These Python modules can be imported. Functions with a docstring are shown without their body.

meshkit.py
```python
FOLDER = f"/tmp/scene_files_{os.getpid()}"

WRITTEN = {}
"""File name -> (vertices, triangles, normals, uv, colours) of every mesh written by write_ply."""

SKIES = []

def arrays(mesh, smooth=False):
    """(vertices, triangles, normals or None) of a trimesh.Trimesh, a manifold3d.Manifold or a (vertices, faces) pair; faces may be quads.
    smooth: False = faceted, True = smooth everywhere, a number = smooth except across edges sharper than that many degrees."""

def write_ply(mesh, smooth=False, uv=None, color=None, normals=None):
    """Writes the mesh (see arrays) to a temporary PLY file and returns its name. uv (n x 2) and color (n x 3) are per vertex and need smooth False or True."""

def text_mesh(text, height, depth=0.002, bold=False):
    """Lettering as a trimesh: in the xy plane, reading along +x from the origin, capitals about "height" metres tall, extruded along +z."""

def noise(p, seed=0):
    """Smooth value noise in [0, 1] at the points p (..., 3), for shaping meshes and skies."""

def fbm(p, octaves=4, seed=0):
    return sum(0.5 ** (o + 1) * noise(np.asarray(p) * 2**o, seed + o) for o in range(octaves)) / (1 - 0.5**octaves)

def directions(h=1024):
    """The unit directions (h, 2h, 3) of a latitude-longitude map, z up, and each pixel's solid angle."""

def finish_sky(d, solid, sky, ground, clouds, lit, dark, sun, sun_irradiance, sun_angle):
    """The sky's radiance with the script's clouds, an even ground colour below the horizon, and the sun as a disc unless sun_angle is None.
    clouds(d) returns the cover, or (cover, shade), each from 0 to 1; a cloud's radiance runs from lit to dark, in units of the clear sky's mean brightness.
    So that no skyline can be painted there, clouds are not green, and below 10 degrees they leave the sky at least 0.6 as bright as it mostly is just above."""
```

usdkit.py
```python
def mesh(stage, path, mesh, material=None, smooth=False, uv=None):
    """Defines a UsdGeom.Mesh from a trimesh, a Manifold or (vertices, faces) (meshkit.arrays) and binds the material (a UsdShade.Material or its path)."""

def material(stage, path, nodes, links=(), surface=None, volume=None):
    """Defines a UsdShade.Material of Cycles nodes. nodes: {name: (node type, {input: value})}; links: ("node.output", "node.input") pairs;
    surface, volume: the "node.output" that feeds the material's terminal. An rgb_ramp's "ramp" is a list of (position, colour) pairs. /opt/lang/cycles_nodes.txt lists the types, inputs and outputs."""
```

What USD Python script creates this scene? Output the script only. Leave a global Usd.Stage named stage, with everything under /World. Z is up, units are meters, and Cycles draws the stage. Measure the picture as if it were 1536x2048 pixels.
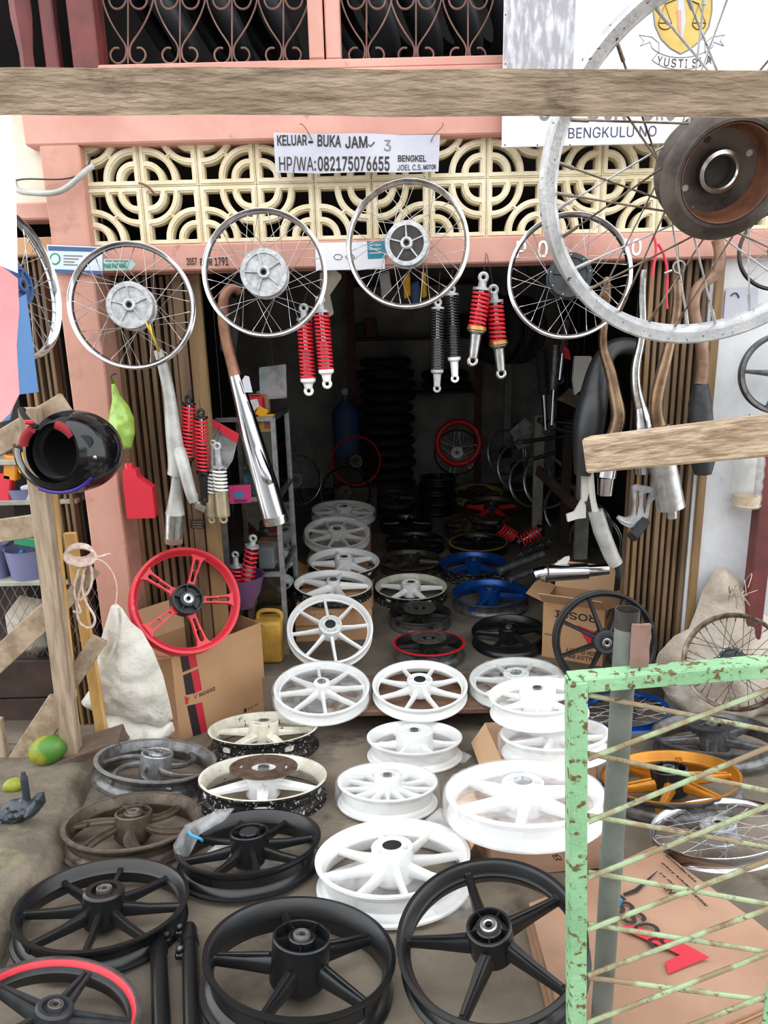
import math, random
import numpy as np, trimesh
import manifold3d as m3
from shapely.geometry import Polygon, Point, box as sbox, LineString
from shapely.ops import unary_union
from shapely import affinity
from scipy.optimize import least_squares
from pxr import Usd, UsdGeom, UsdLux, UsdShade, Gf, Sdf, Vt
import usdkit, meshkit

stage = Usd.Stage.CreateInMemory()
UsdGeom.SetStageUpAxis(stage, 'Z'); UsdGeom.SetStageMetersPerUnit(stage, 1.0)
UsdGeom.Xform.Define(stage, '/World')
# ---------------------------------------------------------------- camera, sky, exposure
F = 1350.0; PITCH = math.radians(13.5); EYE = np.array([0.0, 0.0, 1.55])
cam = UsdGeom.Camera.Define(stage, '/World/camera')
cam.CreateHorizontalApertureAttr(36.0); cam.CreateVerticalApertureAttr(48.0)
cam.CreateFocalLengthAttr(36.0 * F / 1536.0)
cam.CreateClippingRangeAttr((0.05, 1000.0))
EXPOSURE = 0.0
cam.CreateExposureAttr(EXPOSURE)
cam.AddTranslateOp().Set(Gf.Vec3d(*map(float, EYE)))
cam.AddRotateXOp().Set(90.0 - math.degrees(PITCH))
ROLL = 0.025; cR, sR = math.cos(ROLL), math.sin(ROLL)
cam.AddRotateZOp().Set(-math.degrees(ROLL))
dome = UsdLux.DomeLight.Define(stage, '/World/overcast_sky')
dome.CreateIntensityAttr(0.92); dome.CreateColorAttr(Gf.Vec3f(0.95, 0.98, 1.0))

sP, cP = math.sin(PITCH), math.cos(PITCH)
def ray(u, v):
    x = (u - 768) / F; y = (v - 1024) / F; x, y = x * cR - y * sR, x * sR + y * cR
    return np.array([x, cP - y * sP, -sP - y * cP])
def at(u, v, Y):
    d = ray(u, v); return EYE + d * (Y / d[1])
def atz(u, v, z):
    d = ray(u, v); return EYE + d * ((z - EYE[2]) / d[2])
def pxm(u, v, Y):
    """metres per pixel at that place"""
    d = ray(u, v); return (Y / d[1]) / F
def proj(p):
    q = np.atleast_2d(p) - EYE; zc = q[:, 1] * cP - q[:, 2] * sP; yd = -q[:, 1] * sP - q[:, 2] * cP
    x, y = q[:, 0] / zc, yd / zc
    return 768 + F * (x * cR + y * sR), 1024 + F * (y * cR - x * sR)
STEP_Y = 3.05
def floor_z(x, y):
    if y > STEP_Y: return 0.0
    return -0.20 + (STEP_Y - max(y, 0.95)) * 0.225

# ---------------------------------------------------------------- naming
_used = {}
def numbered(parent, name):
    k = (parent, name); n = _used.get(k, 0); _used[k] = n + 1
    return name if n == 0 else '%s_%03d' % (name, n)
def xf(path, M):
    x = UsdGeom.Xform.Define(stage, path)
    if M is not None:
        x.AddTransformOp().Set(Gf.Matrix4d(*np.asarray(M, float).T.ravel().tolist()))
    return x.GetPrim()
_labels = {}
def tag(prim, label=None, cat=None, group=None, kind=None):
    if label:
        prim.SetCustomDataByKey('label', label)
    if cat: prim.SetCustomDataByKey('category', cat)
    if group: prim.SetCustomDataByKey('group', group)
    if kind: prim.SetCustomDataByKey('kind', kind)
def thing(name, label, cat, M=None, group=None, kind=None):
    path = '/World/' + numbered('/World', name)
    tag(xf(path, M), label, cat, group, kind)
    return path
def struct(name, M=None, label=None):
    path = '/World/' + numbered('/World', name)
    tag(xf(path, M), label, None, None, 'structure')
    return path
def part(parent, name, mesh, mat, smooth=35, label=None, kind=None):
    path = parent + '/' + numbered(parent, name)
    m = usdkit.mesh(stage, path, mesh, mat, smooth)
    if label or kind: tag(m.GetPrim(), label, None, None, kind)
    return path
def single(name, mesh, mat, label, cat, smooth=35, M=None, group=None):
    path = '/World/' + numbered('/World', name)
    m = usdkit.mesh(stage, path, mesh, mat, smooth)
    if M is not None:
        m.AddTransformOp().Set(Gf.Matrix4d(*np.asarray(M, float).T.ravel().tolist()))
    tag(m.GetPrim(), label, cat, group); return path
def slab(name, mesh, mat, smooth=35, label=None):
    path = '/World/' + numbered('/World', name)
    tag(usdkit.mesh(stage, path, mesh, mat, smooth).GetPrim(), label, None, None, 'structure'); return path

# ---------------------------------------------------------------- materials
UsdGeom.Scope.Define(stage, '/World/Looks')
def L(r, g, b):
    f = lambda x: (x / 255 / 12.92) if x / 255 <= 0.04045 else ((x / 255 + 0.055) / 1.055) ** 2.4
    return (f(r), f(g), f(b))
def mk(name, c1, c2=None, rough=0.5, metal=0.0, sc=6.0, thr=(0.4, 0.62), stretch=(1, 1, 1), bump=0.0, bsc=60.0, spec=0.5,
       c3=None, sc3=20.0, thr3=(0.6, 0.66), coord='pos', coat=0.0, rough2=None, det=5.0, rnd=0.0, bstretch=None):
    n = {'p': ('principled_bsdf', {'roughness': rough, 'metallic': metal, 'base_color': c1, 'specular_ior_level': spec, 'coat_weight': coat})}
    l = []
    src = None
    if c2 is not None or c3 is not None or bump:
        if coord == 'pos': n['g'] = ('geometry', {}); src = 'g.position'
        else: n['g'] = ('texture_coordinate', {}); src = 'g.object'
        n['m'] = ('mapping', {'scale': stretch}); l.append((src, 'm.vector'))
        if coord != 'pos':
            n['oi'] = ('object_info', {}); n['ofs'] = ('vector_math', {'math_type': 'scale', 'scale': 3.7})
    base = None
    if c2 is not None:
        n['n'] = ('noise_texture', {'scale': sc, 'detail': det, 'roughness': 0.6})
        n['r'] = ('rgb_ramp', {'ramp': [(thr[0], c1), (thr[1], c2)]})
        l += [('m.vector', 'n.vector'), ('n.fac', 'r.fac')]; base = 'r.color'
        if rough2 is not None:
            n['rr'] = ('map_range', {'from_min': thr[0], 'from_max': thr[1], 'to_min': rough, 'to_max': rough2, 'clamp': True})
            l += [('n.fac', 'rr.value'), ('rr.result', 'p.roughness')]
    if c3 is not None:
        n['n3'] = ('noise_texture', {'scale': sc3, 'detail': 6.0, 'roughness': 0.65})
        n['r3'] = ('rgb_ramp', {'ramp': [(thr3[0], (0, 0, 0)), (thr3[1], (1, 1, 1))]})
        n['x3'] = ('mix_color', {'a': c1, 'b': c3})
        l += [(src, 'n3.vector'), ('n3.fac', 'r3.fac'), ('r3.color', 'x3.fac')]
        if base: l.append((base, 'x3.a'))
        base = 'x3.result'
    if base: l.append((base, 'p.base_color'))
    if bump:
        n['b'] = ('noise_texture', {'scale': bsc, 'detail': 4.0}); n['bb'] = ('bump', {'strength': bump, 'distance': 0.01})
        l += [('m.vector', 'b.vector'), ('b.fac', 'bb.height'), ('bb.normal', 'p.normal')]
    n.pop('oi', None); n.pop('ofs', None)
    return usdkit.material(stage, '/World/Looks/' + name, n, l, surface='p.BSDF')

M = {}
M['white'] = mk('white_paint', L(240, 241, 240), rough=0.35, coat=0.2)
M['white_old'] = mk('worn_white_paint', L(222, 219, 205), L(198, 192, 172), sc=14, c3=L(38, 35, 32), sc3=38, thr3=(0.63, 0.66), rough=0.45)
M['white_dim'] = mk('white_enamel', L(226, 230, 226), rough=0.4)
M['black'] = mk('black_satin_paint', L(19, 20, 22), rough=0.34, spec=0.55)
M['black_worn'] = mk('worn_black_paint', L(24, 24, 26), L(36, 35, 35), sc=18, c3=L(150, 148, 142), sc3=60, thr3=(0.69, 0.72), rough=0.4)
M['black_speck'] = mk('chipped_black_barrel', L(26, 25, 25), c3=L(205, 203, 195), sc3=70, thr3=(0.58, 0.62), rough=0.45)
M['gunmetal'] = mk('grey_bronze_metal', L(84, 78, 68), L(62, 56, 48), sc=20, rough=0.45, metal=0.6)
M['bronze'] = mk('dull_bronze_metal', L(100, 88, 74), L(70, 60, 50), sc=14, rough=0.5, metal=0.5, c3=L(52, 44, 36), sc3=30)
M['bronze_lip'] = mk('worn_rim_lip', L(150, 142, 130), L(120, 112, 102), sc=30, rough=0.4, metal=0.8)
M['silver'] = mk('silver_alloy', L(176, 178, 182), L(150, 150, 152), sc=25, rough=0.38, metal=0.75)
M['silver_dark'] = mk('dark_silver_alloy', L(120, 120, 122), L(88, 86, 84), sc=25, rough=0.42, metal=0.7)
M['cast'] = mk('cast_aluminium', L(190, 191, 194), L(160, 160, 162), sc=40, rough=0.5, metal=0.55, bump=0.15, bsc=160)
M['chrome'] = mk('chrome', L(196, 198, 203), rough=0.16, metal=1.0)
M['chrome_old'] = mk('pitted_chrome', L(205, 205, 206), L(165, 162, 158), sc=30, rough=0.22, metal=1.0, c3=L(96, 78, 60), sc3=90, thr3=(0.66, 0.7))
M['rack_rim'] = mk('dull_silver_rim', L(206, 208, 210), L(180, 180, 180), sc=20, rough=0.3, metal=0.7)
M['chrome_rust'] = mk('rusty_chrome', L(150, 140, 128), L(96, 74, 56), sc=24, rough=0.4, metal=0.7)
M['alloy_speck'] = mk('weathered_aluminium', L(206, 207, 210), L(168, 168, 170), sc=18, rough=0.42, metal=0.55, c3=L(70, 66, 62), sc3=130, thr3=(0.62, 0.66), bump=0.1, bsc=200)
M['iron_drum'] = mk('grimy_iron', L(112, 104, 98), L(66, 58, 54), sc=14, rough=0.5, metal=0.5, c3=L(196, 194, 190), sc3=50, thr3=(0.66, 0.7))
M['rust'] = mk('rust', L(128, 82, 58), L(92, 60, 46), sc=20, rough=0.7)
M['grime'] = mk('dark_grime', L(66, 61, 58), L(44, 40, 38), sc=20, rough=0.55, metal=0.3)
M['hub_dark'] = mk('dark_grey_casting', L(54, 57, 60), L(40, 42, 45), sc=30, rough=0.5, metal=0.2)
M['red'] = mk('red_paint', L(205, 44, 58), rough=0.4, c3=L(228, 120, 128), sc3=16, thr3=(0.6, 0.8))
M['red_deep'] = mk('deep_red_paint', L(190, 26, 34), rough=0.4)
M['spring_red'] = mk('red_spring_paint', L(214, 40, 54), rough=0.35)
M['spring_black'] = mk('black_spring_paint', L(36, 38, 40), rough=0.3)
M['blue'] = mk('blue_metal_paint', L(20, 74, 150), rough=0.28, metal=0.4)
M['gold'] = mk('gold_paint', L(190, 128, 38), L(172, 110, 28), sc=10, rough=0.35, metal=0.45)
M['yellow_dull'] = mk('dull_yellow_paint', L(150, 132, 60), rough=0.45)
M['brass'] = mk('brass', L(188, 150, 84), rough=0.35, metal=0.8)
M['disc'] = mk('rusty_disc', L(116, 94, 80), L(82, 68, 58), sc=30, rough=0.55, metal=0.4)
M['disc_grey'] = mk('grey_disc', L(104, 98, 90), L(80, 74, 68), sc=40, rough=0.5, metal=0.5)
M['rubber'] = mk('tyre_rubber', L(32, 32, 33), L(24, 24, 25), sc=20, rough=0.7)
M['rubber_cap'] = mk('rubber_cap', L(36, 39, 42), rough=0.55)
M['pink'] = mk('pink_painted_wood', L(206, 154, 140), L(192, 138, 124), sc=3, rough=0.6, c3=L(140, 92, 78), sc3=9, thr3=(0.63, 0.76), stretch=(1, 1, 1))
M['pink_post'] = mk('worn_pink_post', L(204, 154, 138), L(188, 136, 118), sc=2.5, stretch=(1, 1, .35), rough=0.65, c3=L(150, 108, 88), sc3=6, thr3=(0.56, 0.74), bump=.15, bsc=30)
M['dark_red'] = mk('dark_red_wood', L(112, 52, 50), L(88, 42, 42), sc=6, rough=0.6)
M['cream'] = mk('cream_painted_block', L(228, 217, 190), L(212, 199, 165), sc=7, rough=0.75, c3=L(110, 92, 62), sc3=55, thr3=(0.68, 0.72), bump=0.3, bsc=90)
M['plaster'] = mk('white_plaster', L(216, 218, 220), L(196, 198, 202), sc=3, rough=0.8, c3=L(140, 124, 104), sc3=6, thr3=(0.67, 0.74), bump=0.2, bsc=25)
M['cream_wall'] = mk('cream_plaster', L(226, 222, 205), L(210, 202, 180), sc=4, rough=0.8)
M['floor'] = mk('bare_concrete', L(132, 120, 106), L(100, 90, 78), sc=2.2, rough=0.8, c3=L(74, 64, 55), sc3=5, thr3=(0.56, 0.72), bump=0.25, bsc=60)
M['floor_in'] = mk('dusty_concrete', L(112, 104, 92), L(84, 77, 68), sc=3, rough=0.7, bump=0.15, bsc=60)
M['soil'] = mk('soil_bank', L(120, 110, 96), L(92, 84, 72), sc=6, rough=0.9, c3=L(126, 124, 86), sc3=9, thr3=(0.58, 0.72), bump=0.6, bsc=40)
M['wood'] = mk('weathered_wood', L(176, 156, 132), L(140, 120, 98), sc=5, stretch=(1, 7, 7), coord='obj', rough=0.8, bump=0.35, bsc=14, c3=L(96, 82, 66), sc3=7, thr3=(0.62, 0.75))
M['beam'] = mk('rough_sawn_beam', L(178, 158, 136), L(128, 112, 92), sc=13, stretch=(1, 5, 5), thr=(.36,.66), det=9, coord='obj', rough=0.85, bump=0.5, bsc=34, c3=L(84, 72, 56), sc3=9, thr3=(0.60, 0.74))
M['wood_v'] = mk('weathered_wood_upright', L(178, 158, 136), L(140, 120, 98), sc=5, stretch=(7, 7, 1), rough=0.8, bump=0.3, bsc=14, c3=L(96, 82, 66), sc3=7, thr3=(0.62, 0.75))
M['wood_d'] = mk('weathered_wood_brace', L(176, 156, 132), L(140, 120, 98), sc=16, rough=0.8, bump=0.3, bsc=40, c3=L(96, 82, 66), sc3=7, thr3=(0.62, 0.75))
M['plank'] = mk('sawn_plank', L(192, 170, 144), L(142, 118, 94), sc=22, stretch=(1, 5, 5), coord='obj', rough=0.85, bump=0.6, bsc=30)
M['bamboo'] = mk('yellow_wood', L(214, 172, 106), L(190, 146, 84), sc=5, stretch=(4, 4, 1), rough=0.6)
M['grey_wood'] = mk('grey_painted_wood', L(168, 166, 156), L(140, 138, 128), sc=8, rough=0.7)
M['slat'] = mk('brown_folding_slat', L(122, 98, 72), L(86, 66, 48), sc=4, stretch=(3, 3, .5), rough=0.5)
M['slat_dark'] = mk('dark_folding_slat', L(70, 54, 40), L(50, 38, 30), sc=4, rough=0.6)
M['slat_post'] = mk('folding_gate_post', L(146, 118, 80), L(112, 86, 56), sc=3, stretch=(4, 4, .5), rough=0.5)
M['card'] = mk('cardboard', L(190, 148, 110), L(178, 136, 98), sc=3, rough=0.8)
M['card_in'] = mk('cardboard_inside', L(202, 164, 128), rough=0.85)
M['card_pink'] = mk('weathered_cardboard', L(172, 136, 112), L(156, 120, 96), sc=3, rough=0.8, c3=L(160, 122, 98), sc3=5, thr3=(0.62, 0.8), bump=0.3, bsc=12)
M['ink'] = mk('black_ink', L(44, 36, 36), rough=0.7)
M['ink_red'] = mk('red_ink', L(196, 44, 60), rough=0.7)
M['ink_blue'] = mk('blue_ink', L(62, 66, 92), rough=0.7)
M['ink_grey'] = mk('grey_ink', L(120, 116, 120), rough=0.7)
M['paper'] = mk('sign_paper', L(190, 190, 200), L(176, 176, 188), sc=5, rough=0.7)
M['signw'] = mk('white_signboard', L(232, 233, 240), rough=0.4)
M['signmetal'] = mk('bare_sign_metal', L(150, 148, 152), L(206, 206, 212), sc=22, stretch=(2, 2, .6), thr=(.45, .68), rough=0.5, metal=0.2)
M['green'] = mk('mint_green_paint', L(150, 198, 154), L(132, 180, 136), sc=9, rough=0.5, c3=L(104, 84, 52), sc3=60, thr3=(0.55, 0.60), bump=0.2, bsc=90)
M['green_rust'] = mk('rusty_green_rod', L(160, 178, 140), L(140, 122, 94), sc=16, thr=(0.42, 0.56), rough=0.6, c3=L(112, 92, 72), sc3=40, thr3=(0.56, 0.64))
M['pipe'] = mk('grey_plastic_pipe', L(118, 122, 116), L(100, 104, 98), sc=8, rough=0.5)
M['rust_plate'] = mk('rusty_steel_plate', L(142, 112, 102), L(118, 86, 76), sc=10, rough=0.7)
M['sack'] = mk('woven_sack', L(222, 218, 208), L(196, 190, 178), sc=6, rough=0.8, c3=L(150, 138, 122), sc3=9, thr3=(0.6, 0.76), bump=0.35, bsc=70)
M['sack_old'] = mk('old_hemp_sack', L(196, 186, 174), L(164, 150, 134), sc=5, rough=0.9, c3=L(108, 92, 78), sc3=8, thr3=(0.6, 0.76), bump=0.4, bsc=70)
M['sack_print'] = mk('faded_green_print', L(178, 196, 120), rough=0.8)
M['bottle_red'] = mk('red_plastic_bottle', L(208, 44, 62), rough=0.4)
M['bag_green'] = None
M['rope'] = mk('white_rope', L(226, 208, 196), L(200, 172, 160), sc=60, rough=0.9)
M['helmet'] = mk('helmet_gloss_black', L(14, 14, 18), rough=0.14, spec=0.5)
M['pad'] = mk('black_padding', L(28, 27, 29), rough=0.9)
M['pad_red'] = mk('red_padding', L(140, 30, 40), rough=0.85)
M['purple'] = mk('purple_foil', L(66, 44, 140), rough=0.3)
M['jerry'] = mk('dirty_yellow_plastic', L(190, 150, 60), L(150, 112, 46), sc=6, rough=0.5)
M['bowl'] = mk('purple_plastic', L(92, 58, 92), rough=0.4)
M['tub'] = mk('blue_grey_plastic', L(118, 122, 158), rough=0.4)
M['cloth_pink'] = mk('pink_sheet', L(240, 168, 172), L(228, 150, 156), sc=4, rough=0.7)
M['cloth_white'] = mk('white_sheet', L(248, 240, 236), rough=0.6)
M['cloth_blue'] = mk('blue_sheet', L(84, 126, 178), rough=0.6)
M['yellow'] = mk('yellow_packet', L(232, 178, 24), rough=0.5)
M['teal'] = mk('teal_card', L(40, 130, 150), rough=0.6)
M['blue_plate'] = mk('navy_print', L(58, 84, 130), rough=0.6)
M['plate'] = mk('pale_plate', L(196, 206, 218), rough=0.6)
M['mint_plate'] = mk('mint_plate', L(170, 206, 200), rough=0.6)
M['greenprint'] = mk('green_print', L(40, 130, 90), rough=0.6)
M['emblem_gold'] = mk('emblem_gold', L(206, 178, 96), L(190, 160, 80), sc=10, rough=0.6)
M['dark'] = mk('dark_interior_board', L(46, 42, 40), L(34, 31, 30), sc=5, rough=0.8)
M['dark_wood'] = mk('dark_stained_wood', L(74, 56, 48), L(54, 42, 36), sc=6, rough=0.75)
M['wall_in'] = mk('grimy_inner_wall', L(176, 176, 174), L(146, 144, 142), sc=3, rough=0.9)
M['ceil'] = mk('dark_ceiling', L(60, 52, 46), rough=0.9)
M['brown_board'] = mk('brown_floor_board', L(122, 92, 72), L(98, 74, 58), sc=6, stretch=(.4, 3, 3), rough=0.7)
M['papaya'] = mk('papaya_skin', L(70, 120, 40), L(190, 170, 40), sc=5, thr=(0.42, 0.6), rough=0.5)
M['blackbag'] = mk('dark_plastic_bag', L(52, 58, 66), rough=0.4, bump=0.4, bsc=30)
M['stone'] = mk('brown_stone', L(112, 92, 80), L(92, 74, 64), sc=6, rough=0.85, bump=0.3, bsc=40)
M['exhaust_gold'] = mk('heat_gold_pipe', L(148, 122, 96), L(92, 70, 54), sc=8, rough=0.3, metal=0.8)
M['exhaust_black'] = mk('black_exhaust', L(36, 38, 40), rough=0.35)
M['exhaust_rust'] = mk('rusty_pipe', L(150, 118, 98), L(112, 84, 70), sc=12, rough=0.5, metal=0.4)
M['copper'] = mk('copper_brown_pipe', L(158, 114, 90), L(124, 86, 68), sc=10, rough=0.45, metal=0.4)
M['can_gold'] = mk('pale_gold_metal', L(196, 184, 156), L(170, 158, 130), sc=12, rough=0.35, metal=0.6)
M['steel'] = mk('brushed_steel', L(186, 186, 186), L(160, 158, 156), sc=30, rough=0.3, metal=0.9)
M['can_grey'] = mk('grey_canister', L(190, 190, 186), L(164, 162, 158), sc=12, rough=0.5, metal=0.3)
M['wire'] = mk('dark_wire', L(58, 52, 48), rough=0.6)
M['grille'] = mk('rusty_pink_iron', L(128, 92, 82), L(100, 72, 64), sc=12, rough=0.7)
M['bulb'] = mk('pale_plastic', L(206, 204, 196), rough=0.5)
M['string'] = mk('yellow_string', L(206, 178, 50), rough=0.7)
M['cyan'] = mk('cyan_plastic', L(60, 150, 200), rough=0.5)
M['pinkcard'] = mk('pink_sticker', L(226, 70, 130), rough=0.5)
M['amber'] = mk('amber_lens', L(206, 130, 20), rough=0.2)
def film(name, base, lo, hi, sc=(3, 3, 3), rough=0.25, tint=(1, 1, 1)):
    """thin creased plastic: clear film, milky where it creases, with a gloss"""
    n = {'g': ('geometry', {}), 'm': ('mapping', {'scale': sc}), 'n': ('noise_texture', {'scale': 5.0, 'detail': 2.0, 'roughness': 0.5, 'distortion': 0.8}),
         'r': ('map_range', {'from_min': 0.35, 'from_max': 0.72, 'to_min': lo, 'to_max': hi, 'clamp': True}),
         't': ('transparent_bsdf', {'color': tint}), 'p': ('principled_bsdf', {'base_color': base, 'roughness': rough, 'specular_ior_level': 0.8}),
         'b': ('bump', {'strength': 0.12, 'distance': 0.02}), 'x': ('mix_closure', {})}
    l = [('g.position', 'm.vector'), ('m.vector', 'n.vector'), ('n.fac', 'r.value'), ('r.result', 'x.fac'), ('t.BSDF', 'x.closure1'), ('p.BSDF', 'x.closure2'), ('n.fac', 'b.height'), ('b.normal', 'p.normal')]
    return usdkit.material(stage, '/World/Looks/' + name, n, l, surface='x.closure')
M['film'] = film('clear_film', L(232, 234, 236), 0.04, 0.36)
M['film_thick'] = film('milky_film', L(234, 234, 236), 0.16, 0.5)
M['bag_green'] = film('green_bag_film', L(170, 204, 96), 0.7, 0.92, tint=L(190, 230, 120))
M['pet'] = film('clear_bottle', L(220, 224, 222), 0.25, 0.55, rough=0.1)
M['oil'] = mk('old_oil', L(186, 150, 84), rough=0.2)
def glass_mat():
    n = {'t': ('transparent_bsdf', {'color': (0.86, 0.9, 0.88)}), 'g': ('glossy_bsdf', {'color': (1, 1, 1), 'roughness': 0.05}), 'f': ('fresnel', {'IOR': 1.5}), 'x': ('mix_closure', {})}
    return usdkit.material(stage, '/World/Looks/pane_glass', n, [('f.fac', 'x.fac'), ('t.BSDF', 'x.closure1'), ('g.BSDF', 'x.closure2')], surface='x.closure')
M['glass'] = glass_mat()

# ---------------------------------------------------------------- mesh helpers
def cat(*ms):
    return trimesh.util.concatenate([m for m in ms if m is not None])
def box(lo, hi):
    lo, hi = np.minimum(lo, hi), np.maximum(lo, hi)
    m = trimesh.creation.box(hi - lo); m.apply_translation((hi + lo) / 2); return m
def rbox(sx, sy, sz, r=0.004):
    """box centred on the origin with chamfered edges"""
    r = min(r, sx * .45, sy * .45, sz * .45); pts = []
    for a in (-1, 1):
        for b in (-1, 1):
            for c in (-1, 1):
                pts += [(a * sx / 2, b * (sy / 2 - r), c * (sz / 2 - r)), (a * (sx / 2 - r), b * sy / 2, c * (sz / 2 - r)), (a * (sx / 2 - r), b * (sy / 2 - r), c * sz / 2)]
    return trimesh.convex.convex_hull(np.array(pts))
def lathe(profile, seg=72, closed=False):
    """profile (r, z) revolved about z; closed: the profile is a ring"""
    p = np.asarray(profile, float); n = len(p)
    th = np.linspace(0, 2 * np.pi, seg, endpoint=False)
    v = np.stack([np.outer(np.cos(th), p[:, 0]), np.outer(np.sin(th), p[:, 0]), np.tile(p[:, 1], (seg, 1))], -1).reshape(-1, 3)
    f = []
    m = n if closed else n - 1
    i = np.arange(seg); j = (i + 1) % seg
    for k in range(m):
        k2 = (k + 1) % n
        a, b, c, d = i * n + k, j * n + k, j * n + k2, i * n + k2
        f.append(np.stack([a, b, c], 1)); f.append(np.stack([a, c, d], 1))
    t = trimesh.Trimesh(v, np.vstack(f), process=False)
    t.merge_vertices(); t.update_faces(t.nondegenerate_faces()); 
    return t
def lathe_cw(profile, seg=72, closed=False):
    t = lathe(profile, seg, closed); t.invert(); return t
def tube(pts, r, sides=8, caps=True, closed=False):
    """swept tube along pts with radius r (number or per point)"""
    p = np.asarray(pts, float); n = len(p); r = np.broadcast_to(np.asarray(r, float), (n,))
    if closed: t = np.roll(p, -1, 0) - np.roll(p, 1, 0)
    else:
        t = np.gradient(p, axis=0)
    t /= np.maximum(np.linalg.norm(t, axis=1, keepdims=True), 1e-12)
    u = np.cross(t[0], [0, 0, 1.0]);
    if np.linalg.norm(u) < 1e-3: u = np.cross(t[0], [0, 1.0, 0])
    u /= np.linalg.norm(u); us = []
    for k in range(n):
        u = u - t[k] * (u @ t[k]); u /= np.linalg.norm(u); us.append(u)
    us = np.array(us); w = np.cross(t, us)
    a = np.linspace(0, 2 * np.pi, sides, endpoint=False)
    v = p[:, None] + r[:, None, None] * (np.cos(a)[None, :, None] * us[:, None] + np.sin(a)[None, :, None] * w[:, None])
    v = v.reshape(-1, 3); f = []
    for k in range(n if closed else n - 1):
        k2 = (k + 1) % n
        for s in range(sides):
            s2 = (s + 1) % sides
            f += [(k * sides + s, k * sides + s2, k2 * sides + s2), (k * sides + s, k2 * sides + s2, k2 * sides + s)]
    if caps and not closed:
        for s in range(1, sides - 1):
            f.append((0, s + 1, s)); b = (n - 1) * sides; f.append((b, b + s, b + s + 1))
    return trimesh.Trimesh(v, np.array(f), process=False)
def spline(pts, n=40):
    from scipy.interpolate import PchipInterpolator, CubicSpline
    p = np.asarray(pts, float); d = np.r_[0, np.cumsum(np.maximum(np.linalg.norm(np.diff(p[:, :3], axis=0), axis=1), 1e-6))]
    s = np.linspace(0, d[-1], n)
    out = np.stack([(CubicSpline if k < 3 and len(p) > 2 else PchipInterpolator)(d, p[:, k])(s) for k in range(p.shape[1])], 1)
    return out
def ringtube(R, r, z=0, seg=48, sides=10):
    a = np.linspace(0, 2 * np.pi, sides, endpoint=False)
    return lathe_cw([(R + r * math.cos(x), z + r * math.sin(x)) for x in a][::-1], seg, True)
def extr(poly, h, z=0.0):
    gs = getattr(poly, 'geoms', [poly])
    ms = [trimesh.creation.extrude_polygon(g, h, engine='earcut') for g in gs if g.area > 1e-9]
    m = trimesh.util.concatenate(ms); m.apply_translation((0, 0, z)); return m
def basis(o, x, y, z=None):
    x = np.asarray(x, float); x = x / np.linalg.norm(x)
    if z is None: z = np.cross(x, y)
    z = np.asarray(z, float); z = z / np.linalg.norm(z); y = np.cross(z, x); y /= np.linalg.norm(y); x = np.cross(y, z)
    T = np.eye(4); T[:3, 0], T[:3, 1], T[:3, 2], T[:3, 3] = x, y, z, o; return T
def moved(m, T):
    m = m.copy(); m.apply_transform(T); return m
def bar_between(a, b, w, t, up=(0, 0, 1), r=0.003):
    """a board from a to b, w wide along 'up', t thick: (mesh in its own frame, matrix)"""
    a, b = np.asarray(a, float), np.asarray(b, float); L_ = np.linalg.norm(b - a)
    T = basis((a + b) / 2, b - a, up); return rbox(L_, w, t, r), T
def noisy(m, amp, sc, seed=0):
    m = m.copy(); v = m.vertices; n = m.vertex_normals
    m.vertices = v + n * ((meshkit.fbm(v * sc, 3, seed) - 0.5) * 2 * amp)[:, None]; return m
TM = {}
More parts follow.
